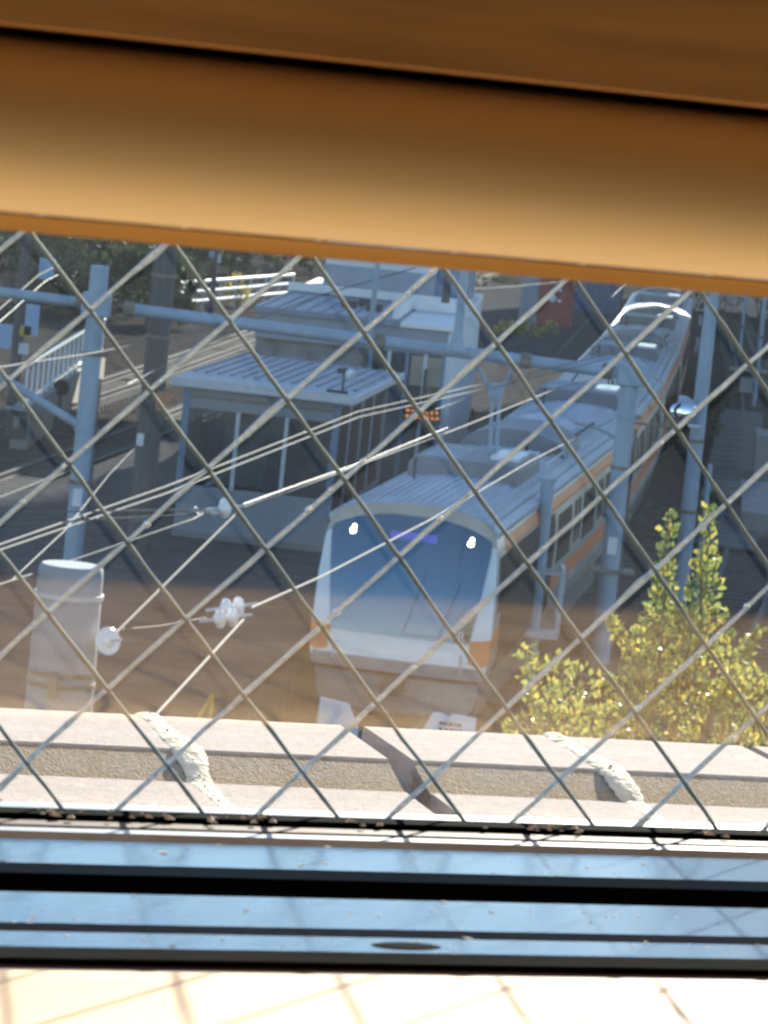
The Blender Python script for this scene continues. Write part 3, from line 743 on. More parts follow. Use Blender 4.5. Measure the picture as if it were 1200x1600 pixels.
for k in range(4):
    y0_ = .2 + k * 1.9
    MB().box(KW - .09, KW - .078, y0_ + .06, y0_ + 1.84, kdz - .29, kh - .1).build('pane', 'darkside', kio)
    MB().box(KW - .12, KW - .05, y0_ - .04, y0_ + .055, kdz - .295, kh - .04).build('mullion', 'frame' if k else 'frameblue', kio)
    MB().box(.078, .09, y0_ + .06, y0_ + 1.84, kdz - .29, kh - .1).build('pane', 'kioskglass', kio)
# roof, slightly falling to the right, ribbed
tl_ = .05
def rz(x): return kh + .10 - tl_ * x / KW
vs_ = []
for z_ in (0, .15):
    for x, y in ((-.18, -.35), (KW + .22, -.35), (KW + .22, KD + .3), (-.18, KD + .3)): vs_.append((x, y, rz(x) - .1 + z_))
MB().hexa(vs_).build('roof', 'roofshade', kio)
for k in range(14):
    x = -.1 + k * (KW + .25) / 13.5
    MB().hexa([(x + a, y, rz(x) + .05 + c) for c in (-.02, .035) for a, y in ((-.02, 1.5), (.02, 1.5), (.02, KD + .25), (-.02, KD + .25))]).build('roof_seam', 'roofshade', kio)
MB().box(-.20, KW + .24, -.39, -.352, rz(KW) - .06, rz(0) + .06).build('fascia', 'frame', kio)
MB().box(KW + .222, KW + .26, -.37, KD + .3, rz(KW) - .08, rz(KW) + .06).build('gutter', 'frame', kio)
# floodlight on the roof edge
fl = thing('floodlight', 'small floodlight on a bracket above the waiting room roof edge', 'lamp', atY(537, 590, KY + .4))
MB().box(-.13, .12, -.08, .08, .08, .17).box(-.02, .02, -.02, .02, -.25, .08).build('bracket', 'under', fl)
MB().lathe([(0, .02), (.05, .09), (.16, .11), (.17, .09)], (.03, -.04, .12), (.6, -.3, -.3), 12).build('lamp_head', 'white', fl)
MB().box(-.3, .1, -.06, .06, -.3, -.25).build('foot', 'under', fl)
# bench and vending machine inside
bn = thing('platform_bench', 'blue bench inside the glazed waiting room', 'bench', kio.matrix_world @ V((0, 0, 0)))
bn.location = V((k0.x, KY, kz)) + Matrix.Rotation(-KA, 3, 'Z') @ V((1.3, 2.0, .14)); bn.rotation_euler = (0, 0, -KA)
MB().box(0, 1.5, 0, .45, .4, .46).build('seat', 'furniture', bn); MB().box(0, 1.5, .45, .5, .46, .95).build('backrest', 'furniture', bn)
for x in (.1, 1.35): MB().box(x, x + .05, .05, .4, 0, .4).build('leg', 'under', bn)
ps = thing('poster_board', 'board of posters behind the glass of the waiting room', 'notice board', V((k0.x, KY, kz)) + Matrix.Rotation(-KA, 3, 'Z') @ V((.35, 3.2, .14)), -KA)
MB().box(0, .9, 0, .05, .6, 2.3).build('panel', 'poster', ps); MB().box(.05, .12, 0, .05, 0, .6).box(.78, .85, 0, .05, 0, .6).build('legs', 'under', ps)

# orange triangular sign on left of kiosk, on the dark pole
# ------------------------------------------------------------------ station block behind
BY = 77.0
q0 = atY(398, 520, BY); q1 = atY(702, 520, BY); BW = q1.x - q0.x
blk = thing('station_block', 'platform building behind the waiting room with white sunlit roof sheets and cream box', 'building', (q0.x, BY, 1.1), -R(3))
bh = atY(650, 512, BY).z - 1.1
print('block', BW, bh)
MB().box(0, BW, .3, 17, 0, bh - .02).build('core', 'inside', blk)
MB().box(0, BW, .0, .25, bh - .55, bh).build('fascia', 'wallgrey', blk)
xx = BW * .60
for k in range(5):
    x = xx + k * (BW - xx - .09) / 4
    MB().box(x, x + .08, .02, .2, 0, bh - .55).build('mullion', 'frame' if k % 2 else 'frameblue', blk)
    if k < 4: MB().box(x + .082, x + (BW - xx - .09) / 4 - .002, .09, .11, 0, bh - .552).build('pane', 'kioskglass', blk)
MB().box(BW * .82, BW * .98, .03, .06, bh - 1.25, bh - .6).build('notice_panel', 'beigewall', blk)
MB().box(BW - .01, BW + .12, .0, 17, 0, bh - .02).build('side_wall', 'cream', blk)
MB().box(-.05, BW * .74, -.1, 8.3, bh + .001, bh + .13).build('roof_sheet', 'roofshade', blk)
MB().box(BW * .745, BW + .13, -.1, 8.3, bh + .001, bh + .09).build('roof_sheet', 'creamroof', blk)
MB().box(-.05, BW + .13, 8.32, 17, bh + .001, bh + .16).build('roof_sheet', 'creamroof', blk)
for k in range(9):
    x = .1 + k * BW * .7 / 9
    MB().box(x - .02, x + .02, 0, 8.2, bh + .13, bh + .165).build('roof_seam', 'roofshade', blk)
MB().box(-.06, BW + .14, 8.0, 8.3, bh + .17, bh + .36).build('roof_kerb', 'creamroof', blk)
MB().box(BW * .62, BW + .14, 5.6, 5.9, bh + .14, bh + .34).build('roof_kerb', 'creamroof', blk)
MB().box(BW * .70, BW * .73, .1, 5.55, bh + .14, bh + .4).build('roof_kerb', 'creamroof', blk)
bx = MB().box(.6, BW * .79, 10.5, 15.5, bh + .161, bh + 2.9).build('rooftop_box', 'cream', blk)
MB().box(.58, BW * .79 + .02, 10.48, 10.499, bh + .161, bh + .8).build('box_skirting', 'wallgrey', blk)
MB().box(BW * .79 + .003, BW - .05, 10.9, 15.3, bh + .161, bh + 2.9).build('rooftop_box', 'frameblue', blk)
MB().tube([(BW * .9, 6.6, bh + .1), (BW * .9, 6.6, bh + 1.0)], .10, 10).build('vent_pipe', 'under', blk)
for x, y in ((1.6, 3.2), (2.2, 2.8), (1.9, 4.4)):
    MB().box(x, x + .35, y, y + .3, bh + .13, bh + .3).build('roof_box', 'under', blk)
# orange led board
q = atY(658, 648, BY - .3)
ledb = thing('departure_board', 'dark departure board with glowing orange characters', 'display', q, -R(3))
MB().box(-.42, .42, 0, .1, -.16, .16).build('case', 'under', ledb)
rl = random.Random(5)
mb = MB()
for row in (0, 1):
    x = -.36
    while x < .34:
        wd = rl.uniform(.05, .12)
        z = -.10 + row * .12
        for k in range(4):
            xa = x + rl.random() * wd * .5; za = z + rl.random() * .05
            mb.box(xa, xa + rl.uniform(.02, wd * .6), -.006, -.001, za, za + rl.uniform(.015, .05))
        x += wd + .02
mb.build('glowing_characters', 'ledor', ledb)
MB().tube([(0, .05, .16), (0, .05, 1.0)], .03, 8).build('hanger', 'under', ledb)

# ================================================================== dark utility pole with signs (left of kiosk)
up_ = gp(212, 800, 1.1); up_ = V((atY(225, 760, 63).x, 63, 0))
upl = thing('utility_pole', 'thick dark tarred pole standing left of the waiting room', 'utility pole', up_)
MB().tube([up_, up_ + V((0, 0, 9.5))], [.23, .19], 18).build('pole', 'tarwood', upl, up_, smooth=True)
for z in (1.7, 5.0, 6.1): MB().lathe([(-.03, .235), (.03, .235)], up_ + V((0, 0, z)), (0, 0, 1), 16).build('band', 'mastrust', upl, up_)
q = atY(219, 687, 62.7)
MB().box(q.x - .06, q.x + .06, q.y - .02, q.y + .01, q.z - .11, q.z + .11).build('number_plate', 'white', upl, up_)
q = atY(258, 624, 62.6)
tri = thing('orange_sign', 'orange triangular sign hanging between dark pole and waiting room', 'sign', q)
MB().prism([(-.16, .13), (.16, .10), (-.02, -.22), (-.15, -.20)], -.02, .02, 'y').build('plate', 'signor', tri)
MB().tube([(-.12, 0, -.1), (-.35, .2, -.1)], .02, 6).build('bracket', 'under', tri)

# ================================================================== far left: fence, signal, wall, poles, guard rails
f0 = gp(38, 636, 1.1); f1 = gp(158, 552, 1.1)
fe = thing('white_railing', 'white railing along the far left platform edge', 'railing', f0)
L = (f1 - f0).length; fd = (f1 - f0).normalized(); nr_ = V((fd.y, -fd.x, 0))
nb = 17
for k in range(nb):
    q = f0 + fd * (L * k / (nb - 1)); q.z = 1.35
    MB().box(q.x - .035, q.x + .035, q.y - .035, q.y + .035, 1.1, 2.2).build('baluster', 'white', fe, f0)
for z in (2.2, 1.25):
    a, b = f0.copy(), f1.copy(); a.z = b.z = z
    MB().tube([a, b], .06 if z > 2 else .04, 8).build('top_rail' if z > 2 else 'bottom_rail', 'white', fe, f0)
bw = thing('retaining_wall', 'beige retaining wall under the white railing', 'wall', f0)
ps_ = [f0 - nr_ * .3, f0 + nr_ * .15, f1 + nr_ * .15, f1 - nr_ * .3]
MB().hexa([V((q.x, q.y, 0)) for q in ps_] + [V((q.x, q.y, 1.0)) for q in ps_]).build('wall', 'beigewall', bw, f0)
MB().hexa([V((q.x, q.y, 1.001)) for q in ps_] + [V((q.x, q.y, 1.1)) for q in ps_]).build('cap', 'concrete', bw, f0)
sq = gp(90, 668); sg = thing('track_signal', 'low black signal with a round head by the far left tracks', 'signal', sq)
hz = atY(93, 605, sq.y).z
MB().lathe([(-.12, .12), (-.1, .22), (.1, .22), (.12, .1)], (0, 0, hz), (.2, -1, 0), 18).build('head', 'black', sg)
MB().tube([(0, 0, 0), (0, 0, hz)], .05, 8).build('pole', 'under', sg)
MB().box(-.25, .2, -.2, .2, 0, hz * .45).build('case', 'under', sg)
fs_ = gp(22, 700); bx_ = thing('trackside_case', 'small dark trackside equipment case at the left edge', 'cabinet', fs_)
MB().box(-.3, .3, -.2, .2, .25, 1.0).build('case', 'under', bx_); MB().box(-.32, .32, -.22, .22, 1.0, 1.06).build('lid', 'greypanel', bx_)
MB().box(-.06, .10, -.212, -.201, .55, .85).build('plate', 'beigewall', bx_); MB().box(-.25, -.2, -.1, .1, 0, .25).box(.2, .25, -.1, .1, 0, .25).build('legs', 'under', bx_)
def far_pole(xb, yb, xt, yt, r, label, m='mast', plates=()):
    q = gp(xb, yb); t = thing('far_pole', label, 'pole', q)
    MB().tube([q, V((q.x, q.y, atY(xt, yt, q.y).z))], [r, r * .8], 12).build('pole', m, t, q, smooth=True)
    for (x, y, w_, h_, mm) in plates:
        c = atY(x, y, q.y - r - .05)
        MB().box(c.x - w_, c.x + w_, c.y - .03, c.y, c.z - h_, c.z + h_).build('plate', mm, t, q)
        MB().tube([c, V((q.x, q.y, c.z))], .03, 6).build('bracket', 'under', t, q)
far_pole(18, 640, 50, 300, .17, 'grey lattice-side pole at far left with blue plates and a yellow tag', 'tarwood',
         ((73, 420, .22, .3, 'signblue'), (50, 500, .2, .45, 'signblue'), (40, 517, .16, .14, 'yellow'), (5, 525, .25, .35, 'signblue'), (37, 545, .14, .16, 'frame')))
far_pole(328, 500, 345, 320, .13, 'thin dark pole with insulators before the far white guard rails', 'tarwood', ((331, 397, .12, .14, 'signblue'), (343, 404, .08, .2, 'frame')))
far_pole(1176, 640, 1192, 430, .1, 'thin grey pole at the right edge below the blind', 'mast', ((1088, 545, .07, .13, 'wallgrey'),))
far_pole(1155, 560, 1166, 430, .08, 'slim pole near the far right tracks', 'mast')
far_pole(205, 470, 215, 380, .12, 'blue grey pole carrying pale insulators behind the gantry corner', 'mast', ((222, 425, .16, .35, 'signblue'), (228, 425, .04, .3, 'white')))
g0 = gp(262, 492); g1 = gp(455, 472)
gr = thing('guard_rail', 'white three-bar guard rail far behind the waiting room', 'guard rail', g0)
for z in (.5, .95, 1.4):
    MB().tube([V((g0.x, g0.y, z)), V((g1.x, g1.y, z))], .09, 8).build('bar', 'white', gr, g0)
for k in range(9):
    q = g0 + (g1 - g0) * k / 8; MB().box(q.x - .06, q.x + .06, q.y + .1, q.y + .2, 0, 1.5).build('post', 'frame', gr, g0)

# ================================================================== far right: red cabinet, blue fence, walkway, boxes
rq = gp(842, 545); rc = thing('red_hut', 'red brown hut with a grey panel and round white lamp, behind the gantry beam', 'hut', rq, -R(5))
hw = 60 / FPX * rq.y
MB().box(-.15 * hw, .72 * hw, 0, 3.0, 0, 4.4).build('walls', 'red', rc)
MB().box(-.62 * hw, -.152 * hw, .1, 2.6, 0, 4.2).build('side_wall', 'greypanel', rc)
MB().box(-.55 * hw, -.2 * hw, .06, .098, 1.6, 3.2).build('panel', 'wallgrey', rc)
MB().lathe([(0, .02), (.02, .16), (.1, .2), (.11, .05)], (.2 * hw, -.12, 2.35), (0, 1, 0), 16).build('wall_lamp', 'white', rc)
for x, z in ((.35, 2.7), (.4, 3.1), (.35, 2.2), (.42, 3.4)): MB().box(x * hw, x * hw + .16, -.03, -.002, z, z + .12).build('notice', 'white', rc)
for k in range(5): MB().box(-.1 * hw + k * .16 * hw, -.08 * hw + k * .16 * hw, -.025, -.002, .1, 4.3).build('rib', 'red', rc)
MB().box(-.66 * hw, .76 * hw, -.2, 3.2, 4.402, 4.55).build('roof', 'under', rc)
bq = gp(905, 520); bf = thing('blue_fence', 'dark blue sheet fence right of the red hut', 'fence', bq, -R(4))
for k in range(8): MB().box(-.5 + k * .3, -.5 + k * .3 + .285, -.02 * (k % 2), .05, .1, 3.4).build('sheet', 'bluefence', bf)
for x in (-.55, 1.95): MB().box(x - .05, x + .05, .06, .16, 0, 3.5).build('post', 'under', bf)

wq0 = gp(1130, 850, .3); wq1 = gp(1160, 640, .3)
wk = thing('plank_walkway', 'grey plank walkway beside the right hand mast', 'walkway', (wq0.x, wq0.y, 0))
wd_ = (wq1 - wq0); WL = wd_.length; wd_.normalize(); wn = V((wd_.y, -wd_.x, 0))
proto = None
for k in range(int(WL / .42)):
    q = wq0 + wd_ * (k * .42)
    if proto is None:
        proto = MB().box(-.78, .78, -.195, .195, .22, .30).build('plank', 'plank', wk, bevel=0)
        proto.rotation_euler = (0, 0, -math.atan2(wd_.x, wd_.y)); ob = proto
    else: ob = copyobj(proto, wk)
    ob.location = (q.x - wq0.x, q.y - wq0.y, random.uniform(-.02, .02))
for s in (-1, 1):
    a = wq0 + wn * (s * .66); b = wq1 + wn * (s * .66)
    MB().tube([V((a.x, a.y, .12)), V((b.x, b.y, .12))], .09, 6).build('bearer', 'sleeper', wk, (wq0.x, wq0.y, 0))
sl = [('concrete_trough', 'concrete cable trough block right of the plank walkway', gp(1184, 850), (.9, 9, .75)),
      ('concrete_trough', 'tall concrete block at the right edge beyond the walkway', gp(1190, 770), (.6, 3, 1.6))]
for nm, lb, q, (w_, l_, h_) in sl:
    t = thing(nm, lb, 'trough', q, -R(5))
    MB().box(-w_ / 2, w_ / 2, 0, l_, 0, h_ * .85).build('block', 'concrete', t)
    for k in range(int(l_ / .5)): MB().box(-w_ / 2 - .02, w_ / 2 + .02, k * .5 + .01, k * .5 + .48, h_ * .85 + .001, h_).build('lid', 'concrete', t)
q = gp(1165, 625); t = thing('signal_box', 'beige topped equipment box past the plank walkway', 'cabinet', q, -R(5))
MB().box(-.7, .7, 0, 1, 0, 1.1).build('case', 'under', t); MB().box(-.75, .75, -.05, 1.05, 1.101, 1.2).build('lid', 'beigewall', t)
MB().box(-.3, .25, -.03, -.002, .3, .9).build('door', 'greypanel', t)
q = gp(1092, 575, 0); t = thing('warning_plates', 'two pairs of small white plates left of the tall mast', 'sign', q)
for dx in (-.18, .12):
    for z in (.9, 1.9): MB().prism([(dx - .07, z), (dx + .09, z + .02), (dx + .06, z + .5), (dx - .08, z + .45)], -.03, 0, 'y').build('plate', 'wallgrey', t)
MB().box(-.05, .0, .002, .06, 0, 2.5).build('stake', 'under', t)

# ================================================================== white boards in front of the train, yellow marker
def board(x0, x1, yb, yt, prof, label, marks=False, D=50.5):
    q = atY((x0 + x1) / 2, yb, D); base = V((q.x, q.y, 0))
    t = thing('marker_board', label, 'board', base, -R(6))
    wd = (x1 - x0) / FPX * D; ht = atY((x0 + x1) / 2, yt, D).z
    lo = ht - .62
    pf = [(-wd / 2 + wd * a, lo + (ht - lo) * b) for a, b in prof]
    MB().prism(pf, -.04, .04, 'y').build('panel', 'white', t, bevel=.008)
    for s in (-.25, .25): MB().box(s * wd - .04, s * wd + .04, .042, .10, 0, lo + .3).build('leg', 'under', t)
    if marks:
        for r_ in range(2):
            x = -.06
            while x < .24:
                w_ = random.uniform(.03, .07); MB().box(x, x + w_, -.045, -.041, ht - .17 - r_ * .09, ht - .12 - r_ * .09).build('lettering', 'ink', t); x += w_ + .015
board(492, 560, 1140, 1092, [(0, 0), (1, 0), (1, .35), (.72, .92), (.05, 1)], 'white board with a slanted right corner below the train')
board(640, 742, 1150, 1114, [(0, 0), (1, 0), (1, .97), (.62, 1), (.58, .93), (.42, 1.0), (.32, .98)], 'white board with two lines of small lettering below the train', True)
q = atY(327, 1112, 40); t = thing('yellow_marker', 'yellow bent pipe marker peeping over the parapet', 'marker', V((q.x, q.y, 0)))
zt = atY(330, 1084, 40).z
MB().tube([(-.14, 0, 0), (-.12, 0, zt - .3), (.02, 0, zt), (.03, 0, 0)], .022, 8).build('pipe', 'yellow', t)

# ================================================================== concrete pole with insulators and the wires
cp = atY(112, 882, 16); ct = cp.z; cb = V((cp.x, cp.y, 0))
cpo = thing('concrete_pole', 'fat pale concrete pole top left, standing just behind the parapet', 'utility pole', cb)
cpo['label'] = 'fat pale concrete pole with a flat top, just behind the parapet'
MB().lathe([(0, .20), (ct - .8, .158), (ct - .035, .150), (ct - .012, .147), (ct, .135), (ct + .001, .0)], cb, (0, 0, 1), 32).build('pole', 'concretepole', cpo, cb, smooth=True)
for dy in (.14, .50, .55):
    MB().lathe([(-.012, .156), (-.011, .160), (.011, .160), (.012, .156)], cb + V((0, 0, ct - dy)), (0, 0, 1), 32).build('steel_band', 'frame' if dy < .3 else 'mastrust', cpo, cb)
q = cb + V((-.02, -.165, ct - .54)); MB().box(q.x - .02, q.x + .02, q.y - .02, q.y + .01, q.z - .06, q.z + .06).build('clamp', 'mastrust', cpo, cb)
def disc_insulator(c, axis, r, label, n=1, gap=.06):
    c = V(c); ax = V(axis).normalized()
    t = thing('disc_insulator', label, 'insulator', c)
    for k in range(n):
        cc = c + ax * gap * k
        MB().lathe([(-.035, .012), (-.03, r * .35), (-.012, r * .55), (-.004, r * .96), (.004, r), (.010, r * .93), (.012, r * .5), (.03, r * .28), (.035, .01)], cc, ax, 22).build('disc', 'insul', t, c, smooth=True)
    MB().tube([c - ax * .12, c + ax * (gap * (n - 1) + .12)], .009, 8).build('pin', 'frame', t, c)
    return t
dI = atY(168, 1002, 15.9)
disc_insulator(dI, (.55, -.80, .25), .066, 'big white disc insulator on the side of the concrete pole')
nA = atY(372, 798, 18.5); nB = atY(383, 962, 18.0)
disc_insulator(atY(351, 794, 18.5), (.8, .55, .1), .056, 'small white insulator up among the wires near the waiting room dado')
t = disc_insulator(atY(343, 967, 18.0), (.80, .55, .12), .052, 'pair', 2, .075)
t['label'] = 'lower pair of white strain discs hanging in mid air'
t = disc_insulator(atY(353, 950, 18.2), (.80, .55, .12), .052, 'x', 2, .075)
t['label'] = 'upper pair of white strain discs hanging in mid air'
for nm, q, lb in (('clevis', atY(318, 799, 18.5), 'small metal clevis left of the upper insulator'),):
    t = thing('clevis', lb, 'fitting', q)
    for dx, dz in ((-.045, .01), (-.03, -.02), (.03, .012), (.055, -.01)): MB().lathe([(-.012, .004), (0, .012), (.012, .004)], (dx, 0, dz), (1, 0, .2), 8).build('bolt', 'frame', t)
    MB().box(-.07, .09, -.004, .004, -.006, .006).build('plate', 'frame', t)
def wire_line(pix, label, r=.0075, m='cable', sag=0.0, group=None, clips=()):
    """overhead wire through (px, py, distance) stations"""
    P = [atY(*p) for p in pix]
    pts = []
    for a, b in zip(P, P[1:]):
        n = 14
        for k in range(n): 
            f = k / n; q = a + (b - a) * f; q.z -= sag * 4 * f * (1 - f); pts.append(q)
    pts.append(P[-1])
    base = P[0]
    t = thing('overhead_wire', label, 'wire', base, group=group)
    r *= .82
    MB().tube(pts, r, 6).build('strand', m, t, base, smooth=True)
    for c in clips:
        q = atY(*c); MB().lathe([(-.03, r * 1.2), (-.02, r * 2.3), (.02, r * 2.3), (.03, r * 1.2)], q, (pts[1] - pts[0]), 8).build('clip', 'under', t, base)
wire_line([(-60, 872, 20), (260, 760, 26), (560, 643, 40), (800, 590, 55), (955, 552, 60)], 'upper wire of the close pair crossing the waiting room', .0085, clips=((130, 808, 23), (475, 676, 35)))
wire_line([(-60, 880, 20), (260, 771, 26), (560, 652, 40), (800, 598, 55), (955, 560, 60)], 'lower wire of the close pair crossing the waiting room', .0085, clips=((150, 812, 23), (490, 680, 35)))
wire_line([(374, 796, 18.5), (560, 727, 26), (720, 668, 36), (870, 607, 52), (960, 585, 60)], 'wire rising from the upper insulator towards the gantry beam', .0085)
wire_line([(380, 788, 18.5), (560, 724, 26), (700, 668, 34)], 'thin dark wire just above the one from the upper insulator', .005, 'cabledark')
wire_line([(392, 950, 18), (500, 902, 21), (673, 812, 28), (830, 720, 42), (958, 655, 60)], 'wire rising from the strain discs across the windshield', .0085)
wire_line([(172, 998, 15.9), (374, 798, 18.5)], 'stay wire from the disc insulator on the concrete pole up to the small insulator', .009)
wire_line([(384, 964, 18), (250, 1110, 15), (200, 1165, 14)], 'stay wire dropping from the strain discs behind the parapet', .009)
wire_line([(-40, 926, 15), (60, 894, 16), (300, 812, 18), (322, 800, 18.5)], 'thin wire from the left edge to the small clevis', .006)
wire_line([(-40, 800, 18), (150, 799, 18), (335, 796, 18.5)], 'upper of two level wires left of the small insulator', .0055)
wire_line([(-40, 822, 18), (150, 812, 18), (310, 803, 18.5)], 'lower of two level wires left of the small insulator', .0055)
wire_line([(-40, 938, 18), (120, 944, 18), (330, 950, 18)], 'faint level wire crossing behind the concrete pole top', .004)
wire_line([(170, 985, 16), (250, 978, 17), (322, 965, 18)], 'faint wire between disc insulator and strain discs', .004)
wire_line([(20, 905, 17), (100, 830, 20), (170, 742, 30), (222, 688, 62)], 'thin slanting wire left of the dark pole', .005)
wire_line([(-40, 580, 40), (150, 551, 50), (300, 520, 58), (420, 492, 64)], 'single wire running under the gantry beam on the left', .012)
wire_line([(-20, 500, 70), (60, 430, 90), (190, 362, 110)], 'upper thin wire in the top left corner before the trees', .016)
wire_line([(-20, 520, 70), (70, 440, 90), (200, 372, 110)], 'lower thin wire in the top left corner before the trees', .012, 'cabledark')
wire_line([(300, 545, 64), (380, 506, 70), (500, 462, 78), (650, 418, 86)], 'black cable crossing above the station roofs', .022, 'cabledark')
wire_line([(200, 600, 50), (330, 535, 58), (420, 510, 63)], 'dark cable below the gantry beam by the waiting room corner', .010, 'cabledark')
wire_line([(680, 640, 48), (760, 612, 54), (830, 585, 60)], 'short wire under the fork on the gantry beam', .009)
wire_line([(690, 455, 110), (800, 448, 120), (880, 440, 130)], 'far wire above the red hut', .016)
wire_line([(868, 556, 85), (920, 500, 105), (1000, 420, 150)], 'wire above the second train car', .018)
wire_line([(1090, 470, 90), (1150, 505, 80), (1230, 560, 70)], 'wire running down from the tall mast to the right', .012)
wire_line([(1110, 860, 60), (1150, 740, 75), (1200, 560, 100)], 'thin slanting wire over the plank walkway', .010)

# ================================================================== foliage
def leaf(mb, p, d, size, rnd):
    d = d.normalized(); s = d.cross(V((rnd.uniform(-1, 1), rnd.uniform(-1, 1), rnd.uniform(-.3, 1)))).normalized(); n = d.cross(s)
    a = p; m1 = p + d * size * .5 + s * size * .36 + n * size * .10; m2 = p + d * size * .5 - s * size * .36 + n * size * .10; e = p + d * size - n * size * .08; c = p + d * size * .5
    mb.add([a, m1, e, m2, c], [(0, 1, 4), (1, 2, 4), (2, 3, 4), (3, 0, 4)])
def crown_shoots(shoots, leaf_size, dens, rnd, spread):
    lv = MB(); tw = MB()
    for (p0, p1, wid) in shoots:
        p0, p1 = V(p0), V(p1); L = (p1 - p0).length; ax = (p1 - p0) / L
        pts = []; 
        for k in range(7):
            f = k / 6; pts.append(p0 + ax * L * f + V((rnd.uniform(-1, 1), rnd.uniform(-1, 1), 0)) * .03 * L * (f if k < 6 else 0))
        tw.tube(pts, [.012 * (1 - k / 7.5) * max(.4, L) for k in range(7)], 5)
        for j in range(int(L * dens)):
            f = rnd.random() ** .9; q = p0 + ax * L * f
            rad = wid * (1 - .75 * f) * math.sqrt(rnd.random())
            th = rnd.uniform(0, 6.283); off_ = V((math.cos(th), math.sin(th), rnd.uniform(-.35, .5))) * rad
            leaf(lv, q + off_, V((off_.x, off_.y, rnd.uniform(-.2, 1.0) * max(wid, .04))) + V((rnd.uniform(-.03, .03),) * 3), leaf_size * rnd.uniform(.6, 1.25), rnd)
    return lv, tw
rnd = random.Random(21)
TD = 14.0
def tp(x, y, dz=0): return atY(x, y, TD + dz)
tb = tp(1000, 1300); tb.z = 0
tree = thing('young_tree', 'sunlit yellow green leafy tree top rising behind the parapet', 'tree', tb)
sh = []
def shoot(x0, y0, x1, y1, wpx, d0=0, d1=0): sh.append((tp(x0, y0, d0), tp(x1, y1, d1), wpx / FPX * TD))
for (a) in ((1020, 1120, 1047, 803, 34), (1075, 1080, 1110, 792, 36), (1010, 1160, 1035, 930, 70), (1090, 1150, 1105, 880, 62), (1050, 1200, 1070, 950, 95),
            (990, 1200, 1005, 985, 60), (1120, 1200, 1150, 1000, 70), (1040, 1130, 950, 960, 10), (900, 1220, 815, 1010, 40), (900, 1220, 868, 1030, 55),
            (930, 1230, 905, 1040, 55), (960, 1230, 950, 1060, 60), (860, 1240, 830, 1080, 55), (990, 1240, 985, 1080, 60), (1150, 1210, 1172, 1040, 50), (1110, 1120, 1185, 985, 16),
            (1180, 1230, 1205, 1060, 60), (1200, 1230, 1260, 1080, 70), (1020, 1260, 1020, 1090, 90), (1100, 1260, 1110, 1080, 95), (880, 1270, 880, 1110, 90), (950, 1270, 950, 1110, 90),
            (1190, 1280, 1190, 1120, 90), (820, 1290, 800, 1130, 40), (1270, 1280, 1300, 1100, 90), (1000, 1110, 1045, 880, 40), (1090, 1010, 1112, 860, 44), (1060, 1100, 1085, 960, 70)):
    shoot(*a, d0=rnd.uniform(-.4, .4), d1=rnd.uniform(-.35, .35))
for x in range(840, 1300, 55): shoot(x, 1420, x + rnd.uniform(-30, 30), 1180, 110, rnd.uniform(-.5, .5), rnd.uniform(-.5, .5))
lv, tw = crown_shoots(sh, .036, 270, rnd, .2)
lv.build('crown', 'leaf', tree, tb); tw.build('branches', 'twig', tree, tb)
mb = MB(); mb.tube([tb, tb + V((.05, 0, 2)), tb + V((-.05, .05, 4)), tb + V((0, 0, 5.6))], [.13, .11, .09, .06], 10)
for (a, b, c) in sh[::3]: mb.tube([tb + V((0, 0, 5.0)), (tb + V((0, 0, 5.5)) + a) / 2, a], [.05, .03, .012], 6)
mb.build('trunk', 'bark', tree, tb, smooth=True)

def blob_tree(pos, h, w_, label, m, lsize, n, name='far_tree', cat='tree', group=None, trunk=True, seed=0):
    rn = random.Random(seed); t = thing(name, label, cat, pos, group=group)
    lv = MB(); cl = []
    for k in range(max(6, int(n / 90))):
        th = rn.uniform(0, 6.28); rr_ = w_ * math.sqrt(rn.random()); z = h * (rn.uniform(.25, .9) if trunk else rn.uniform(.1, .8))
        cl.append((V((rr_ * math.cos(th), rr_ * math.sin(th), z)), rn.uniform(.18, .4) * w_))
    for j in range(n):
        c, r_ = rn.choice(cl); d = V((rn.gauss(0, 1), rn.gauss(0, 1), rn.gauss(0, .8))).normalized() * r_ * rn.uniform(.6, 1.1)
        q = c + d
        if q.z < .03: continue
        leaf(lv, q, d + V((0, 0, .1)), lsize * rn.uniform(.6, 1.3), rn)
    lv.build('crown', m, t)
    tr = MB()
    if trunk: tr.tube([(0, 0, 0), (.05, 0, h * .4), (0, .05, h * .7)], [.14, .1, .05], 8)
    for c, r_ in cl[:8]: tr.tube([(0, 0, h * .3 if trunk else 0), (V((0, 0, h * .3)) + c) / 2, c], [.05, .035, .015], 5)
    tr.build('trunk' if trunk else 'stems', 'bark', t)
fars = [(30, 470, 5.5, 2.6), (95, 462, 5, 2.4), (130, 430, 6, 3), (200, 455, 4.5, 2.3), (290, 425, 5, 2.6), (360, 418, 5, 2.8), (430, 412, 5, 2.6), (60, 410, 7, 3.2), (250, 405, 6, 3), (15, 430, 6, 3), (165, 470, 4.5, 2.2), (230, 490, 3, 1.6), (180, 420, 6, 3.0), (330, 400, 6, 3.0), (440, 400, 6, 3.0), (100, 395, 7, 3.4)]
fl_ = ['leftmost dark green tree beneath the blind', 'dark tree just right of the far left pole', 'dark tree behind the gantry corner, high up', 'low green tree behind the gantry post top',
       'green tree to the right of the dark pole', 'green tree above the white guard rail, middle', 'green tree beside the cream box', 'dark tree at the top left under the blind',
       'dark tree behind the thick dark pole', 'dark tree in the top left corner', 'low tree just left of the gantry post top', 'small tree hidden behind the thick dark pole', 'tall dark tree right of the gantry post top', 'tall dark tree over the thin pole with insulators', 'tall dark tree touching the cream box', 'tall dark tree behind the two thin wires']
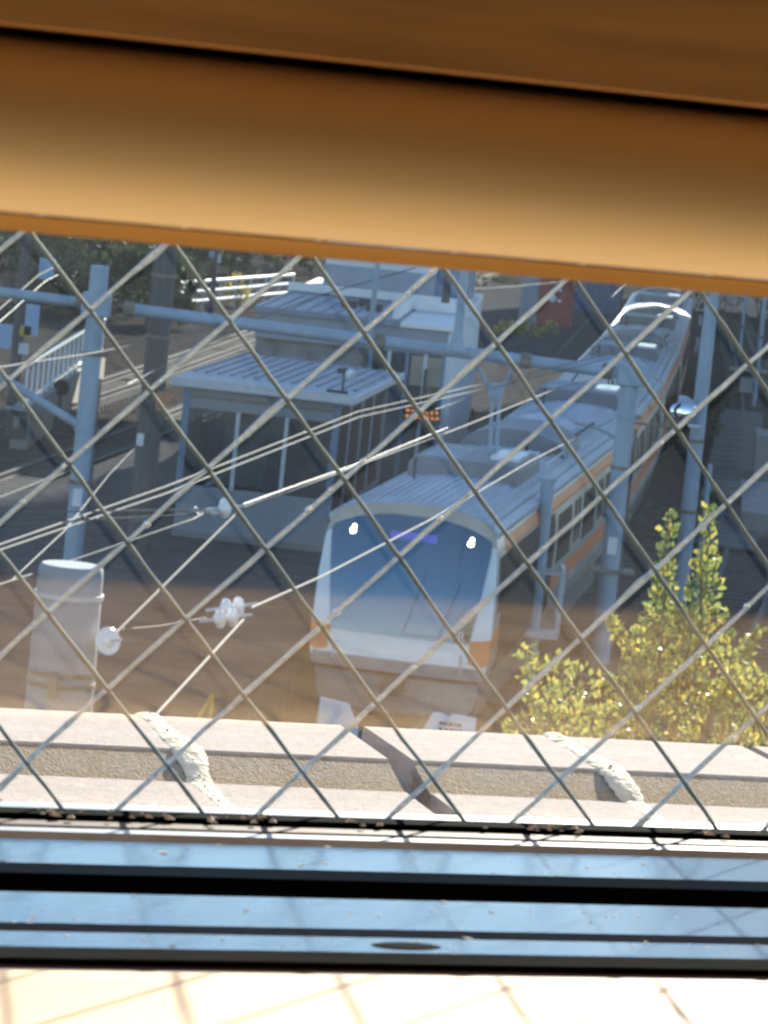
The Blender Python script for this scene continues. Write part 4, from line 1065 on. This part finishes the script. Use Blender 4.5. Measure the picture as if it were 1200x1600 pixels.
for i, (x, y, h, w_) in enumerate(fars):
    q = gp(x, y + 20); q.z = 0
    blob_tree(q, h, w_, fl_[i], 'farleaf', .34, 1500, seed=40 + i, group='trees behind the railway')
ys = [(762, 560, 'small'), (800, 563, 'mid'), (832, 560, 'right')]
for i, (x, y, _) in enumerate(ys):
    q = gp(x, y); blob_tree(q, 1.7, 1.0, ('yellowish shrub left of the red hut, nearest the upright', 'yellowish shrub in the middle before the red hut', 'yellowish shrub right at the foot of the red hut')[i],
                            'yelleaf', .17, 700, 'yellow_shrub', 'shrub', 'yellowing shrubs by the red hut', False, 70 + i)
q = gp(712, 520); blob_tree(q, 2.2, .7, 'pale yellow shrub beside the cream station wall', 'yelleaf', .15, 450, 'yellow_shrub', 'shrub', None, False, 80)
q = gp(372, 480); blob_tree(q, 1.6, .9, 'yellowish shrub below the white guard rail', 'yelleaf', .15, 450, 'yellow_shrub', 'shrub', None, False, 81)
for i, (x, y, lb) in enumerate(((1110, 655, 'dark green weeds between train and tall mast'), (1075, 700, 'dark green weeds under the convex mirror'), (1125, 500, 'green bush behind the top of the tall mast'),
                                (1185, 500, 'green bush in the top right corner'), (1068, 850, 'low weeds left of the tree shoots'), (700, 690, 'dark green bush between platform building and train'), (730, 480, 'dark hedge by the station roof corner'), (770, 470, 'dark hedge left of the red hut'))):
    q = gp(x, y, 0 if i != 5 else 1.1); blob_tree(q, 1.3 if i not in (2, 3, 6, 7) else 2.6, .8 if i not in (2, 3, 6, 7) else 1.6, lb, 'farleaf', .16, 500, 'green_bush', 'bush', 'weeds and bushes along the rails', False, 90 + i)

# ================================================================== tall block whose shadow covers the rails, and unseen shapes added for more shade
def sunframe(c, a): return V((c * math.cos(SUN_AZ) + a * math.sin(SUN_AZ), -c * math.sin(SUN_AZ) + a * math.cos(SUN_AZ), 0))
ab = thing('shading_block', 'tall grey apartment block right of the tracks, shading them', 'building', sunframe(-24.6, 166), -SUN_AZ)
MB().box(0, 30, 0, 24, 0, 52).build('walls', 'facade', ab)
MB().box(-.3, 30.3, -.3, 24.3, 52.002, 52.6).build('roof', 'concrete', ab)
pa = MB().box(-.7, .7, -.05, -.004, 0, 1.5).build('window', 'winglass', ab); pa.location = (2, 0, 2)
pb_ = MB().box(-.05, -.004, -.7, .7, 0, 1.5).build('window', 'winglass', ab); pb_.location = (0, 2, 2)
for f in range(15):
    for k in range(9):
        if f or k: copyobj(pa, ab, (2 + k * 3.0, 0, 2 + f * 3))
    for k in range(7):
        if f or k: copyobj(pb_, ab, (0, 2 + k * 3.2, 2 + f * 3))
fb = thing('shade_bridge', 'unseen covered bridge added to shade the far left tracks', 'shade_bridge', (-7, 110, 0))  # made up bridge above the view, its deck throws shade on the tracks
MB().box(-12, 24, 0, 10, 7.6, 8.0).build('shade_bridge_deck', 'concrete', fb)
MB().box(-12, 24, .05, .2, 8.002, 9.4).build('side_wall', 'wallgrey', fb); MB().box(-12, 24, 9.8, 9.95, 8.002, 9.4).build('side_wall', 'wallgrey', fb)
MB().box(-12.3, 24.3, -.4, 10.4, 11.2, 11.5).build('roof', 'roofshade', fb)
for k in range(9):
    x = -11.9 + k * 4.45
    for y in (.1, 9.8): MB().box(x, x + .12, y, y + .1, 9.402, 11.198).build('shade_bridge_post', 'mast', fb)
for x in (-11.5, 23.2):
    for y in (1, 8.6): MB().tube([(x, y, 0), (x, y, 7.598)], .28, 14).build('shade_bridge_column', 'concrete', fb, smooth=True)

ab2 = thing('shading_block', 'unseen lower grey block added to shade the far train cars', 'building', sunframe(-40, 218), -SUN_AZ)  # added out of view to keep the far cars in shade
MB().box(0, 17, 0, 18, 0, 36).build('walls', 'facade', ab2)
MB().box(-.3, 17.3, -.3, 18.3, 36.002, 36.6).build('roof', 'concrete', ab2)
for f in range(11):
    for k in range(5): copyobj(pa, ab2, (2 + k * 3.1, 0, 2 + f * 3))
    for k in range(5): copyobj(pb_, ab2, (0, 2 + k * 3.2, 2 + f * 3))
